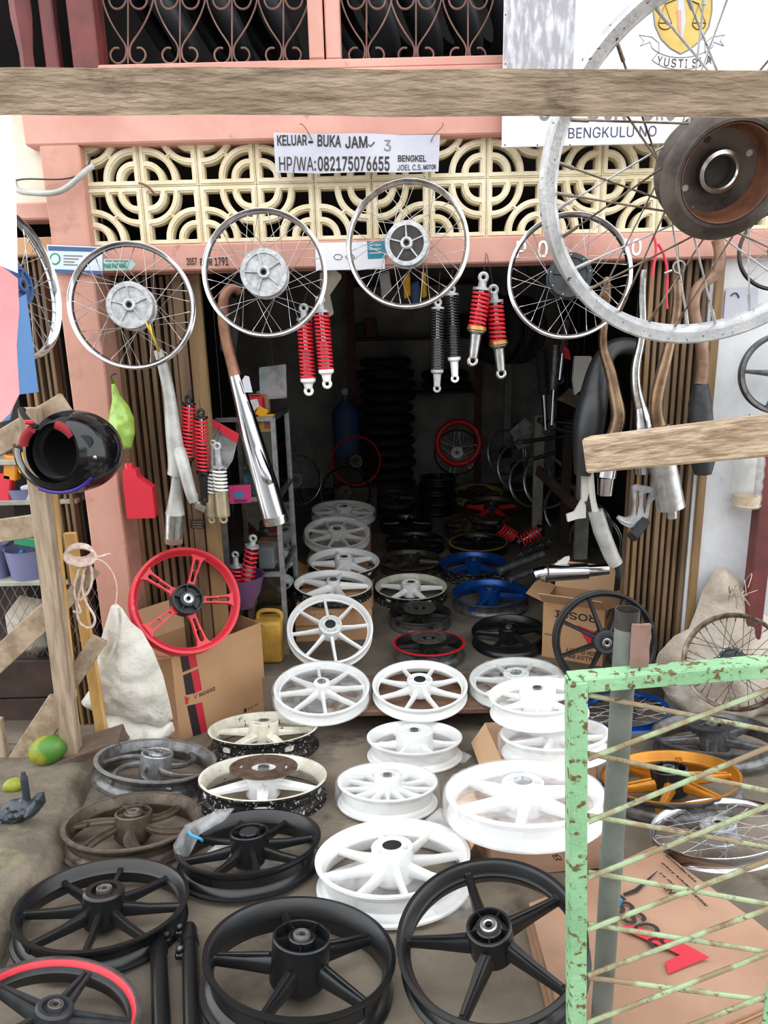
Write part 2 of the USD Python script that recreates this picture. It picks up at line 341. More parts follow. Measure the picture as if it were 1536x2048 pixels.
def text(s, h, depth=0.0008, bold=False):
    return meshkit.text_mesh(s, h, depth, bold)
def put_text(parent, s, p0, p1, height, normal, mat, name='lettering', fit=True, bold=False, off=0.0012):
    """text starting at p0 running towards p1, letters 'height' tall, standing proud of the surface"""
    p0, p1 = np.asarray(p0, float), np.asarray(p1, float); m = text(s, height, 0.0008, bold)
    if fit:
        w = m.bounds[1][0] - m.bounds[0][0]; m.apply_scale([np.linalg.norm(p1 - p0) / w, 1, 1])
    T = basis(p0 + np.asarray(normal) * off, p1 - p0, None, normal)
    return m, T
# ---------------------------------------------------------------- wheels: builders
_TH = np.linspace(0, 2 * np.pi, 64, endpoint=False)
def _conic(u, v):
    m = u.mean(), v.mean(); S = 60.0
    x, y = (u - m[0]) / S, (v - m[1]) / S
    k = np.linalg.lstsq(np.stack([x * x, x * y, y * y, x, y], 1), np.ones(len(x)), rcond=None)[0]
    a, b, c, d, e = k; ctr = np.linalg.solve(np.array([[2 * a, b], [b, 2 * c]]), [-d, -e])
    f = 1 - (a * ctr[0] ** 2 + b * ctr[0] * ctr[1] + c * ctr[1] ** 2 + d * ctr[0] + e * ctr[1])
    return np.array([m[0] + S * ctr[0], m[1] + S * ctr[1]]), np.linalg.inv(np.array([[a, b / 2], [b / 2, c]]) / f) * S * S
def circle_pose(cx, cy, w, h, ang=0.0, D=0.46, nd=(0, -1)):
    """the pose (centre, face normal) of a wheel of diameter D that looks that wide, that flat and that tilted from where the photographer stood"""
    t = math.radians(ang); R = np.array([[math.cos(t), -math.sin(t)], [math.sin(t), math.cos(t)]])
    T = R @ np.diag([(w / 2) ** 2, (h / 2) ** 2]) @ R.T
    d = ray(cx, cy); d1 = d / np.linalg.norm(d)
    right = np.array([1, 0, 0.0]); right -= d1 * (right @ d1); right /= np.linalg.norm(right); down = np.cross(d1, right)
    mi = np.array([-math.sin(t), math.cos(t)])
    if mi @ np.array(nd) < 0: mi = -mi
    q = min(0.995, h / w); n = -d1 * q + math.sqrt(1 - q * q) * (mi[0] * right + mi[1] * down)
    C = EYE + d * (F * D / w)
    def res(p):
        C, n = p[:3], p[3:] / np.linalg.norm(p[3:]); a = np.cross(n, [.123, .3, .9]); a /= np.linalg.norm(a); b = np.cross(n, a)
        ctr, S = _conic(*proj(C + D / 2 * (np.cos(_TH)[:, None] * a + np.sin(_TH)[:, None] * b)))
        return np.r_[ctr - [cx, cy], (S - T)[0, 0] / w, (S - T)[1, 1] / h, (S - T)[0, 1] / w, np.linalg.norm(p[3:]) - 1]
    r = least_squares(res, np.r_[C, n], x_scale=np.r_[.01, .01, .01, .05, .05, .05], max_nfev=60)
    return r.x[:3], r.x[3:] / np.linalg.norm(r.x[3:])
def rest(C, n, W, sup, D=0.46):
    """the size (and so the distance) at which such a wheel lies on what is under it"""
    a = np.cross(n, [.123, .3, .9]); a /= np.linalg.norm(a); b = np.cross(n, a)
    def gap(k):
        P = EYE + k * (C - EYE) + k * (-n * W + D / 2 * (np.cos(_TH)[:, None] * a + np.sin(_TH)[:, None] * b))
        return min(p[2] - (sup if sup is not None else floor_z(p[0], p[1])) for p in P)
    lo, hi = 0.70, 1.25
    if gap(hi) > 0: return hi
    for _ in range(40):
        k = (lo + hi) / 2
        if gap(k) > 0: lo = k
        else: hi = k
    return lo
def pose_matrix(C, n, spin=0.0):
    n = n / np.linalg.norm(n); x = np.cross([0, 1, 0.0], n)
    if np.linalg.norm(x) < .2: x = np.array([1.0, 0, 0])
    T = basis(C, x, None, n); c, s = math.cos(math.radians(spin)), math.sin(math.radians(spin))
    Rz = np.eye(4); Rz[:2, :2] = [[c, -s], [s, c]]; return T @ Rz
def loft(sec):
    """sec: rows (x, y, z, half width, half height); rounded bar along the rows"""
    sec = np.asarray(sec, float); n = len(sec); d = np.gradient(sec[:, :2], axis=0); d /= np.linalg.norm(d, axis=1, keepdims=True)
    w = np.stack([-d[:, 1], d[:, 0]], 1); prof = np.array([(1, .45), (.62, 1), (-.62, 1), (-1, .45), (-1, -.6), (-.62, -1), (.62, -1), (1, -.6)])
    V = []
    for k in range(n):
        for a, b in prof: V.append((sec[k, 0] + w[k, 0] * a * sec[k, 3], sec[k, 1] + w[k, 1] * a * sec[k, 3], sec[k, 2] + b * sec[k, 4]))
    f = []; m = 8
    for k in range(n - 1):
        for s in range(m):
            s2 = (s + 1) % m; f += [(k * m + s, (k + 1) * m + s2, k * m + s2), (k * m + s, (k + 1) * m + s, (k + 1) * m + s2)]
    for s in range(1, m - 1): f += [(0, s, s + 1), ((n - 1) * m, (n - 1) * m + s + 1, (n - 1) * m + s)]
    return trimesh.Trimesh(np.array(V), np.array(f), process=False)
def rotz(m, deg):
    return moved(m, trimesh.transformations.rotation_matrix(math.radians(deg), [0, 0, 1]))
def spoke_mesh(style, r0, r1, W, s):
    zc = -W * 0.45
    if style == 'bar':
        return loft([(r0, 0, zc + .004 * s, .0115 * s, .019 * s), ((r0 + r1) / 2, 0, zc, .009 * s, .013 * s), (r1, 0, zc, .0085 * s, .011 * s), (r1 + .012 * s, 0, zc, .012 * s, .013 * s)])
    if style == 'five':
        a = loft([(r0, .006 * s, zc + .006 * s, .019 * s, .021 * s), ((r0 + r1) / 2, .003 * s, zc + .002 * s, .0135 * s, .015 * s), (r1, 0, zc, .010 * s, .012 * s), (r1 + .012 * s, 0, zc, .016 * s, .014 * s)])
        b = loft([(r0 + .01 * s, .006 * s, zc + .028 * s, .005 * s, .004 * s), (r1, 0, zc + .013 * s, .004 * s, .004 * s)])
        return cat(a, b)
    if style == 'twin':
        a = loft([(r0, .016 * s, zc + .004 * s, .009 * s, .017 * s), (r1, .007 * s, zc, .0065 * s, .011 * s), (r1 + .012 * s, .007 * s, zc, .008 * s, .012 * s)])
        b = loft([(r0, -.016 * s, zc + .004 * s, .009 * s, .017 * s), (r1, -.007 * s, zc, .0065 * s, .011 * s), (r1 + .012 * s, -.007 * s, zc, .008 * s, .012 * s)])
        w = loft([(r0, 0, zc - .004 * s, .012 * s, .006 * s), (r1, 0, zc - .004 * s, .004 * s, .005 * s)])
        return cat(a, b, w)
    if style == 'blade':
        a = loft([(r0, 0, zc + .01 * s, .022 * s, .016 * s), ((r0 + r1) / 2, 0, zc + .004 * s, .018 * s, .010 * s), (r1, 0, zc, .015 * s, .008 * s), (r1 + .012 * s, 0, zc, .020 * s, .010 * s)])
        b = loft([(r0, 0, zc + .026 * s, .004 * s, .006 * s), (r1, 0, zc + .008 * s, .003 * s, .005 * s)])
        return cat(a, b)
    if style == 'swirl':
        rows = []
        for t in np.linspace(0, 1, 9):
            r = r0 + (r1 + .01 * s - r0) * t; a = math.radians(58) * t ** 1.3
            rows.append((r * math.cos(a), r * math.sin(a), zc + .012 * s * (1 - t), (.014 - .005 * math.sin(t * 3.1)) * s, (.012 - .005 * t) * s))
        return loft(rows)
    if style == 'leaf':
        rows = []
        for t in np.linspace(0, 1, 8):
            r = r0 + (r1 + .01 * s - r0) * t; a = math.radians(20) * t ** 1.5
            rows.append((r * math.cos(a), r * math.sin(a), zc + .012 * s * (1 - t), (.012 + .010 * math.sin(t * 3.1)) * s, (.010 - .003 * t) * s))
        return cat(loft(rows), loft([(x * .98, y, z + .011 * s, .003 * s, .004 * s) for x, y, z, _, _ in rows[:-1]]))
    if style == 'slot':
        p = Polygon([(r0, .022), (r0 + .02, .015), (r0 + .05, .0145), (r1 - .02, .020), (r1, .028), (r1 + .008, .040), (r1 + .008, -.040), (r1, -.028), (r1 - .02, -.020), (r0 + .05, -.0145), (r0 + .02, -.015), (r0, -.022)])
        l = r1 - r0
        for a, b, h in ((.22, .50, .0075), (.62, .86, .0105)):
            p = p.difference(LineString([(r0 + l * a, 0), (r0 + l * b, 0)]).buffer(h))
        m = extr(p.buffer(-.002).buffer(.002), .022 * s, zc - .010 * s); return m
def disc_mesh(ro, ri, holes=36):
    p = Point(0, 0).buffer(ro, 24).difference(Point(0, 0).buffer(ri, 16))
    cut = [affinity.rotate(Point(ro * (.80 + .12 * (k % 3 - 1)), 0).buffer(ro * .028, 3), k * 360 / holes, origin=(0, 0)) for k in range(holes)]
    arms = [affinity.rotate(LineString([(ro * .66, -ro * .12), (ro * .66, ro * .12)]).buffer(ro * .035, 3), k * 60, origin=(0, 0)) for k in range(6)]
    return extr(p.difference(unary_union(cut + arms)), .004)
WHEEL_LOG = []
def alloy(label, C, n, D, W=0.075, spokes=8, style='bar', rim='white', barrel=None, spoke=None, hub=None, cap='rubber_cap', top='cap', spin=0.0,
          wrap=None, lip=None, hubr=0.062, hubz=0.025, name='alloy_wheel', group=None, discmat='disc', discr=.095, stripe=None):
    s = D / 0.46; R = D / 2; W = W * s
    t = thing(name, label, 'wheel', pose_matrix(C, n, spin), group)
    rm, bm = M[rim], M[barrel or rim]; sm = M[spoke or rim]; hm = M[hub or spoke or rim]
    e = lambda x: x * s
    lipw = e(.011)
    outer = [(R, 0), (R, -e(.006)), (R - e(.009), -e(.010)), (R - e(.012), -e(.020)), (R - e(.022), -e(.028)), (R - e(.022), -W + e(.028)), (R - e(.012), -W + e(.020)), (R - e(.009), -W + e(.010)), (R, -W + e(.006)), (R, -W)]
    inner = [(R - lipw, -W - e(.001)), (R - e(.018), -W + e(.006)), (R - e(.024), -W + e(.024)), (R - e(.030), -W / 2 - e(.004)), (R - e(.030), -W / 2 + e(.004)), (R - e(.024), -e(.024)), (R - e(.018), -e(.006)), (R - lipw, e(.001))]
    if barrel:
        sk = [(a - e(.0015), b) for a, b in outer]
        part(t, 'rim', lathe(sk + inner, 96, True), rm)
        part(t, 'outer_barrel', lathe(outer + [(a - e(.001), b) for a, b in outer[::-1]], 96, True), bm, label='worn outer side of the rim')
    else: part(t, 'rim', lathe(outer + inner, 96, True), rm)
    if lip: part(t, 'rim_lip', lathe([(R + e(.0006), -e(.005)), (R + e(.0006), e(.0008)), (R - lipw, e(.002)), (R - lipw - e(.004), e(.0005)), (R - e(.004), -e(.002))], 96, True), M[lip], label='bare worn edge of the rim' if lip != 'red' else 'red edge')
    if stripe: part(t, 'rim_stripe', lathe([(R - e(.012), e(.0018)), (R - e(.019), -e(.005)), (R - e(.0225), -e(.016)), (R - e(.0175), -e(.004))], 96, True), M[stripe], label='red painted stripe round the rim')
    r0, r1 = e(hubr) - e(.006), R - e(.032)
    sp = spoke_mesh(style, r0, r1, W, s)
    for k in range(spokes): part(t, 'spoke', rotz(sp, k * 360 / spokes), sm)
    hr, zt, zb = e(hubr), e(hubz), -W * .92
    body = [(0, zb), (hr * .86, zb), (hr * .94, zb + e(.006)), (hr, zb + e(.012)), (hr, zt - e(.003)), (hr - e(.003), zt), (hr - e(.007), zt), (hr - e(.009), zt - e(.004)), (hr - e(.010), zt - e(.026)), (e(.034), zt - e(.028)), (e(.033), zt - e(.003)), (e(.030), zt), (e(.012), zt), (e(.012), zt - e(.02)), (0, zt - e(.02))]
    if top in ('plain', 'disc'): body = [(0, zb), (hr * .9, zb), (hr, zb + e(.01)), (hr, zt - e(.006)), (hr - e(.006), zt), (e(.034), zt), (e(.032), zt - e(.012)), (e(.016), zt - e(.012)), (e(.016), zt + e(.002)), (e(.012), zt + e(.002)), (e(.012), zt - e(.02)), (0, zt - e(.02))]
    hp = part(t, 'hub', lathe(body, 48), hm)
    if top in ('cap', 'bearing'):
        v = loft([(e(.032), 0, zt - e(.012), e(.002), e(.012)), (hr - e(.008), 0, zt - e(.012), e(.002), e(.012))])
        for k in range(5): part(hp, 'vane', rotz(v, k * 72 + 20), hm)
    if top == 'cap': part(t, 'hub_cap', lathe([(0, zt + e(.0035)), (e(.022), zt + e(.003)), (e(.0285), zt + e(.001)), (e(.0285), zt - e(.002)), (0, zt - e(.002))], 36), M[cap], label='dark rubber cap')
    if top in ('bearing', 'disc', 'plain'):
        zz = zt + (e(.002) if top != 'disc' else e(.006))
        part(t, 'bearing', lathe([(e(.009), zz + e(.002)), (e(.013), zz + e(.003)), (e(.0135), zz), (e(.016), zz), (e(.0165), zz + e(.003)), (e(.021), zz + e(.002)), (e(.021), zz - e(.012)), (e(.009), zz - e(.012))], 36, True), M['steel'], label='steel bearing')
    if top == 'disc':
        dp = part(t, 'brake_disc', moved(disc_mesh(e(discr), e(.045)), trimesh.transformations.translation_matrix((0, 0, zt + e(.003)))), M[discmat], label='drilled metal brake disc')
    if wrap:
        prof = [(e(.002), zt + e(.007)), (e(.03), zt + e(.007)), (hr, zt + e(.005)), (hr * 1.5, e(.008)), (R * .72, e(.004)), (R * .88, e(.005)), (R - e(.004), e(.005)), (R + e(.004), -e(.003)), (R + e(.007), -W * .5), (R + e(.006), -W * .9), (R - e(.004), -W * .99)]
        m = lathe(prof, 120); v = m.vertices; a = np.arctan2(v[:, 1], v[:, 0]); rr = np.hypot(v[:, 0], v[:, 1]); sd = cx_seed(label)
        q = np.stack([np.cos(a) * 9, np.sin(a) * 9, rr * 12 + sd], 1)
        dz = (meshkit.fbm(q, 3, int(sd)) - .5) * e(.012); out = rr > R * .97
        v[:, 2] += np.where(out, 0, dz); k = 1 + np.where(out, np.abs(meshkit.fbm(q * 1.7, 3, 5) - .3) * e(.016) / np.maximum(rr, .01), 0); v[:, 0] *= k; v[:, 1] *= k
        part(t, 'plastic_wrap', trimesh.Trimesh(v, m.faces, process=False), M[wrap], smooth=50, label='creased clear plastic wrapping')
    WHEEL_LOG.append((label, C, n, D)); return t
def cx_seed(label): return sum(ord(c) * (i + 1) for i, c in enumerate(label)) % 97
def lying(label, e, sup=None, W=0.075, k=None, nd=(0, -1), **kw):
    C, n = circle_pose(*e, nd=nd)
    if k is None: k = rest(C, n, W, sup)
    return alloy(label, EYE + k * (C - EYE), n, 0.46 * k, W=W, **kw)
def spoked(label, C, n, D=0.46, spin=0.0, rim='chrome', hub='cast', spk='steel', nsp=36, hubr=.060, W=.034, name='spoke_wheel', group=None, face='ribs', recess=None):
    s = D / .46; R = D / 2; e = lambda x: x * s; h = e(W) / 2
    t = thing(name, label, 'wheel', pose_matrix(C, n, spin), group)
    prof = [(R, h), (R - e(.003), h + e(.002)), (R - e(.009), h - e(.001)), (R - e(.014), h * .6), (R - e(.018), h * .25), (R - e(.018), -h * .25), (R - e(.014), -h * .6), (R - e(.009), -h + e(.001)), (R - e(.003), -h - e(.002)), (R, -h), (R - e(.005), -h + e(.003)), (R - e(.010), -h * .4), (R - e(.010), h * .4), (R - e(.005), h - e(.003))]
    part(t, 'rim', lathe(prof, 96, True), M[rim])
    hr, hz = e(hubr), e(.032)
    hp = part(t, 'hub', lathe([(e(.012), -hz), (hr * .8, -hz), (hr, -hz + e(.004)), (hr, -hz + e(.010)), (hr * .93, -hz + e(.013)), (hr * .93, hz - e(.013)), (hr, hz - e(.010)), (hr, hz - e(.004)), (hr * .97, hz), (hr * .78, hz), (hr * .76, hz - e(.006)), (e(.024), hz - e(.006)), (e(.022), hz + e(.006)), (e(.017), hz + e(.008)), (e(.012), hz + e(.006))], 48, True), M[hub])
    part(t, 'bearing', lathe([(e(.007), hz + e(.004)), (e(.012), hz + e(.005)), (e(.012), hz - e(.01)), (e(.007), hz - e(.01))], 24, True), M['grime'], label='dark bearing in the hub')
    if recess: part(hp, 'recess', moved(trimesh.creation.cylinder(hr * .765, e(.001), sections=40), trimesh.transformations.translation_matrix((0, 0, hz - e(.0052)))), M[recess], label='dirty inner face of the hub')
    if face == 'ribs':
        v = loft([(e(.022), 0, hz - e(.003), e(.0034), e(.005)), (hr * .78, 0, hz - e(.003), e(.0034), e(.005))])
        for k in range(5): part(hp, 'rib', rotz(v, k * 72 + 18), M[hub])
    for k in range(18):
        if k % 2 == 0: part(hp, 'rivet', moved(trimesh.creation.cylinder(e(.0028), e(.003), sections=8), trimesh.transformations.translation_matrix((hr * .89 * math.cos(k * .349), hr * .89 * math.sin(k * .349), hz + e(.001)))), M['steel'])
    for k in range(nsp):
        side = 1 if k % 2 else -1; ah = 2 * math.pi * k / nsp; ar = ah + math.radians(40) * (1 if (k // 2) % 2 else -1)
        a = np.array([hr * .93 * math.cos(ah), hr * .93 * math.sin(ah), side * (hz - e(.007))]); b = np.array([(R - e(.016)) * math.cos(ar), (R - e(.016)) * math.sin(ar), side * e(.003)])
        m_ = a + (b - a) * .88
        part(t, 'spoke', cat(tube([a, m_], e(.0013), 6), tube([m_, b], e(.0024), 6)), M[spk])
    return t

# ---------------------------------------------------------------- other repeated builders
class Thing:
    """a thing whose parts are given in world coordinates"""
    def __init__(s, name, label, cat_, base, group=None, kind=None):
        T = np.eye(4); T[:3, 3] = base; s.o = np.asarray(base, float)
        s.p = struct(name, T, label) if kind == 'structure' else thing(name, label, cat_, T, group, kind)
    def add(s, name, mesh, mat, smooth=35, label=None, under=None, kind=None):
        m = mesh.copy(); m.apply_translation(-s.o); return part(under or s.p, name, m, mat if not isinstance(mat, str) else M[mat], smooth, label, kind)
def helix(R, r, z0, z1, turns, seg=18, sides=7):
    a = np.linspace(0, 2 * math.pi * turns, int(turns * seg)); z = np.linspace(z0, z1, len(a))
    return tube(np.stack([R * np.cos(a), R * np.sin(a), z], 1), r, sides)
def eye_ring(z, R, r, axis='y', hole=True):
    m = ringtube(R, r, 0, 20, 8); m.apply_transform(trimesh.transformations.rotation_matrix(math.pi / 2, [1, 0, 0] if axis == 'y' else [0, 1, 0])); m.apply_translation((0, 0, z)); return m
def shock(label, p0, p1, Y, coil, sp0, sp1, turns=12, spring='spring_red', body='cast', low='white_dim', ring=None, Y1=None, wire=None, group='shock absorbers', rod='chrome', top='cast', can=None):
    """p0, p1: pixels of the two eyes; coil: spring width in pixels; sp0, sp1: where along it the spring begins and ends (0..1)"""
    a, b = at(*p0, Y), at(*p1, Y1 or Y); Ln = np.linalg.norm(b - a); R = coil * pxm(*p0, Y) / 2
    z = (a - b) / Ln; T = basis(a, np.cross([0, 1, 0.0], z), None, z)
    t = thing('shock_absorber', label, 'shock absorber', T, group)
    eR = R * .5
    part(t, 'top_eye', cat(eye_ring(-eR, eR * .8, eR * .45), lathe([(0, -eR * 1.6), (R * .42, -eR * 1.7), (R * .5, -Ln * sp0 + R * .25), (R * .98, -Ln * sp0 + R * .2), (R * .98, -Ln * sp0 - R * .1), (0, -Ln * sp0 - R * .1)], 24)), M[top])
    wr = min(R * .17, Ln * (sp1 - sp0) / turns * .34)
    part(t, 'spring', helix(R - wr, wr, -Ln * sp0 - wr, -Ln * sp1 + wr, turns), M[spring])
    part(t, 'damper_rod', lathe([(0, -Ln * sp0), (R * .36, -Ln * sp0), (R * .36, -Ln * .5), (0, -Ln * .5)], 20), M[rod])
    part(t, 'damper_body', lathe([(0, -Ln * (sp0 + sp1) / 2), (R * .55, -Ln * (sp0 + sp1) / 2), (R * .58, -Ln * sp1), (0, -Ln * sp1)], 24), M[body])
    if ring: part(t, 'adjuster_ring', lathe([(R * .5, -Ln * sp1 + R * .3), (R * 1.06, -Ln * sp1 + R * .28), (R * 1.1, -Ln * sp1 - R * .1), (R * .8, -Ln * sp1 - R * .4), (R * .5, -Ln * sp1 - R * .4)], 16, True), M[ring], label='gold adjuster ring')
    if can: part(t, 'canister', lathe([(0, -Ln * sp1), (R * .9, -Ln * sp1), (R * .95, -Ln * sp1 - R * .15), (R * .95, -Ln * can), (R * .85, -Ln * can - R * .2), (0, -Ln * can - R * .2)], 28), M[low])
    part(t, 'lower_eye', cat(eye_ring(-Ln + eR, eR * .85, eR * .42), lathe([(0, -Ln * sp1 + R * .1), (R * .96, -Ln * sp1 + R * .1), (R * .96, -Ln * sp1 - R * .3), (R * .62, -Ln * sp1 - R * .6), (R * .5, -Ln + eR * 1.7), (0, -Ln + eR * 1.6)], 24)), M[low])
    if wire is not None:
        w = np.linalg.inv(T); pts = [at(*q, Y - .01) for q in wire]; loc = trimesh.transform_points(np.array(pts + [a]), w)
        part(t, 'hanging_wire', tube(loc, .0013, 6), M['wire'])
    return t
def exhaust(label, segs, name='exhaust_pipe', group='exhausts', cat_='exhaust'):
    """segs: (part name, material, [(u, v, Y, radius in pixels), ...])"""
    f = segs[0][2][0]; base = at(*f[:3]); t = Thing(name, label, cat_, base, group)
    for nm, mt, pts in segs:
        rows = np.array([np.r_[at(u, v, Y), r * pxm(u, v, Y)] for u, v, Y, r in pts])
        if len(rows) > 2 and nm != 'end_cap' and nm != 'muffler': rows = spline(rows, 30)
        t.add(nm, tube(rows[:, :3], rows[:, 3], 20), mt, 40)
    return t
def carton(label, o, xdir, w, d, h, flaps=(), mat='card', name='cardboard_box', group='cardboard boxes', yaw=None, lid=None):
    """o: front left bottom corner; xdir: direction along the front; flaps: (side, length, angle from upright in degrees outwards)"""
    x = np.array([xdir[0], xdir[1], 0.0]); x /= np.linalg.norm(x); T = basis(o, x, None, [0, 0, 1.0]); t = thing(name, label, 'box', T, group); k = .004
    part(t, 'front_panel', box((0, 0, 0), (w, k, h)), M[mat]); part(t, 'back_panel', box((0, d - k, 0), (w, d, h)), M[mat])
    part(t, 'side_panel', box((0, k, 0), (k, d - k, h)), M[mat]); part(t, 'side_panel', box((w - k, k, 0), (w, d - k, h)), M[mat]); part(t, 'bottom_panel', box((k, k, 0), (w - k, d - k, k)), M[mat])
    if lid: part(t, 'top_panel', box((0, 0, h), (w, d, h + k)), M[mat])
    for side, ln, an in flaps:
        a = math.radians(an); c, s = math.cos(a), math.sin(a)
        if side == 'front': m = box((0, -k / 2, 0), (w, k / 2, ln)); R = trimesh.transformations.rotation_matrix(a, [1, 0, 0]); tr = (0, k, h)
        if side == 'back': m = box((0, -k / 2, 0), (w, k / 2, ln)); R = trimesh.transformations.rotation_matrix(-a, [1, 0, 0]); tr = (0, d - k, h)
        if side == 'left': m = box((-k / 2, 0, 0), (k / 2, d, ln)); R = trimesh.transformations.rotation_matrix(-a, [0, 1, 0]); tr = (k, 0, h)
        if side == 'right': m = box((-k / 2, 0, 0), (k / 2, d, ln)); R = trimesh.transformations.rotation_matrix(a, [0, 1, 0]); tr = (w - k, 0, h)
        m.apply_transform(R); m.apply_translation(tr); part(t, 'flap', m, M['card_in' if an < 60 else mat])
    return t
def on_front(t, poly, mat, name, T=None, z=.0008, label=None):
    """flat print on a carton's front: poly in (x, z) metres"""
    m = extr(poly, z); m.apply_transform(trimesh.transformations.rotation_matrix(math.pi / 2, [1, 0, 0])); m.apply_translation((0, -.0002, 0)); part(t, name, m, M[mat], label=label)
def text_front(t, s, x0, z0, w, h, mat='ink', y=0.0, bold=False, name='lettering', flip=False):
    m = text(s, h, .0008, bold); b = m.bounds; m.apply_translation((-b[0][0], 0, 0)); m.apply_scale([w / (b[1][0] - b[0][0]), 1, 1])
    if flip: m.apply_translation((-w / 2, -h / 2, 0)); m.apply_transform(trimesh.transformations.rotation_matrix(math.pi, [0, 0, 1])); m.apply_translation((w / 2, h / 2, 0))
    m.apply_transform(trimesh.transformations.rotation_matrix(math.pi / 2, [1, 0, 0])); m.apply_translation((x0, y - .0002, z0)); part(t, name, m, M[mat])
# ---------------------------------------------------------------- the setting
# floors: the shop's floor, one step down to a porch that slopes up towards the road
g = trimesh.creation.box((3.7, 4.8, .1)); g.apply_translation((.2, STEP_Y + 2.4, -.05)); slab('floor', g, M['floor_in'], False)
xs = np.linspace(-4, 4, 41); ys = np.r_[np.linspace(STEP_Y, .95, 24), .4, -1, -4, -8]
V = np.array([(x, y, floor_z(x, y) + (0.006 * (meshkit.noise(np.array([x * 3, y * 3, 0.])) - .5) if .8 < y < 3.0 else 0)) for y in ys for x in xs]); fc = []
for j in range(len(ys) - 1):
    for i in range(40):
        a = j * 41 + i; fc += [(a, a + 1, a + 42), (a, a + 42, a + 41)]
slab('porch_floor', trimesh.Trimesh(V, np.array(fc)), M['floor'], True)
slab('step_riser', box((-1.6, STEP_Y - .012, -.25), (2.05, STEP_Y - .001, -.001)), M['floor'], False)
# soil bank along the left of the porch
pts = [(150, 1560), (118, 1640), (78, 1720), (20, 1800), (-30, 1880)]
edge = [EYE + ray(u, v) * k for u, v in pts for k in [next(q for q in np.linspace(1, 4, 1500) if (EYE + ray(u, v) * q)[2] < floor_z(0, (EYE + ray(u, v) * q)[1]) + .075)]]
edge = np.array(edge); near = edge[-1] + np.array([-.05, -.6, .12]); edge = np.vstack([edge, near])
E2 = np.vstack([[edge[0][0] - .05, 2.62, -.06], edge]); rows = []
rs = spline(E2, 26)
for k, p in enumerate(rs):
    nz = meshkit.fbm(np.array([[p[1] * 5, 1., 2.]]), 3, 3)[0] - .5
    f0 = floor_z(p[0], p[1]); top = p[2] + nz * .03
    rows.append([(p[0] + .05 + nz * .03, p[1], f0 - .03), (p[0] + .03 + nz * .04, p[1], f0 + (top - f0) * .5), (p[0] - .01 + nz * .03, p[1], top), (p[0] - .12, p[1], top + .015 + nz * .04), (p[0] - .35, p[1], top + nz * .05), (p[0] - .9, p[1], top + .02), (p[0] - 2.2, p[1], top + .04)])
rows = np.array(rows); n0, n1 = rows.shape[:2]; fc = []
for i in range(n0 - 1):
    for j in range(n1 - 1):
        a = i * n1 + j; fc += [(a, a + 1, a + n1 + 1), (a, a + n1 + 1, a + n1)]
bank = trimesh.Trimesh(rows.reshape(-1, 3), np.array(fc)).subdivide().subdivide()
bank.vertices[:, 2] += (meshkit.fbm(bank.vertices * 9, 4, 8) - .5) * .025
slab('soil_bank', bank, M['soil'], True)
# walls and roof of the shop
FY = 2.90
lo_z = at(700, 535, FY)[2]; hi_z = at(700, 482, FY)[2]; zmid = at(512, 368, FY)[2]; top_z = at(700, 283, FY)[2]; sill_z = at(800, 118, FY)[2]
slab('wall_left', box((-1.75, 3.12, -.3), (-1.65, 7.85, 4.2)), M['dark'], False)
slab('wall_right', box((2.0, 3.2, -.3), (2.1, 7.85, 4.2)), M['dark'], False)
slab('wall_back', box((-1.75, 7.75, -.1), (2.1, 7.85, 4.2)), M['wall_in'], False)
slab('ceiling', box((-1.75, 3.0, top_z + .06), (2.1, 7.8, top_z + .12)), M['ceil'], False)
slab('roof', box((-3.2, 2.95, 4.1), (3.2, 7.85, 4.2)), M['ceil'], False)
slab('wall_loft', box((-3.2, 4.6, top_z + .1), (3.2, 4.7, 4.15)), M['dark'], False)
slab('wall_front', box((1.37, FY + .02, -.3), (3.2, FY + .16, lo_z + .02)), M['plaster'], False)
slab('wall_front_left', box((-3.2, 3.35, -.3), (-1.65, 3.45, 2.6)), M['dark_wood'], False)
# the house across the road
slab('house_opposite', box((-14, -9.2, -.3), (14, -9, 3.6)), M['wall_in'], False); slab('house_opposite_roof', cat(box((-14.5, -9.0, 3.6), (14.5, -8.2, 3.75)), box((-14.5, -10.5, 3.75), (14.5, -8.6, 4.6))), M['ceil'], False)
# lintels and boards of the front
def board(name, x0, x1, z0, z1, y0, y1, mat, num=True):
    m = rbox(x1 - x0, y1 - y0, z1 - z0, .006); m.apply_translation(((x0 + x1) / 2, (y0 + y1) / 2, (z0 + z1) / 2)); return slab(name, m, M[mat])
xl = at(90, 300, FY)[0]; xr = at(168, 300, FY)[0]
board('trim', xl + .01, 3.2, lo_z, hi_z, FY - .03, FY + .1, 'pink')                               # lower lintel
board('trim', at(58, 260, FY)[0], 3.2, top_z, top_z + .13, FY - .05, FY + .1, 'pink')              # upper lintel
board('trim', at(58, 260, FY)[0], 3.2, top_z + .13, sill_z - .035, FY - .03, FY + .1, 'pink')
board('trim', xl, xr, -.3, top_z, FY - .05, FY + .12, 'pink_post')                               # left post
board('trim', at(190, 60, FY)[0], 3.2, sill_z - .035, sill_z, FY - .02, FY + .2, 'pink')            # window sill
wx0, wx1 = at(617, 60, FY)[0], at(680, 60, FY)[0]
board('trim', wx0, (wx0 + wx1) / 2 - .003, sill_z, 4.1, FY - .02, FY + .12, 'pink'); board('trim', (wx0 + wx1) / 2 + .003, wx1, sill_z, 4.1, FY - .015, FY + .12, 'pink')
board('trim', at(137, 60, FY)[0], at(190, 60, FY)[0], sill_z - .035, 4.1, FY, FY + .12, 'dark_red')
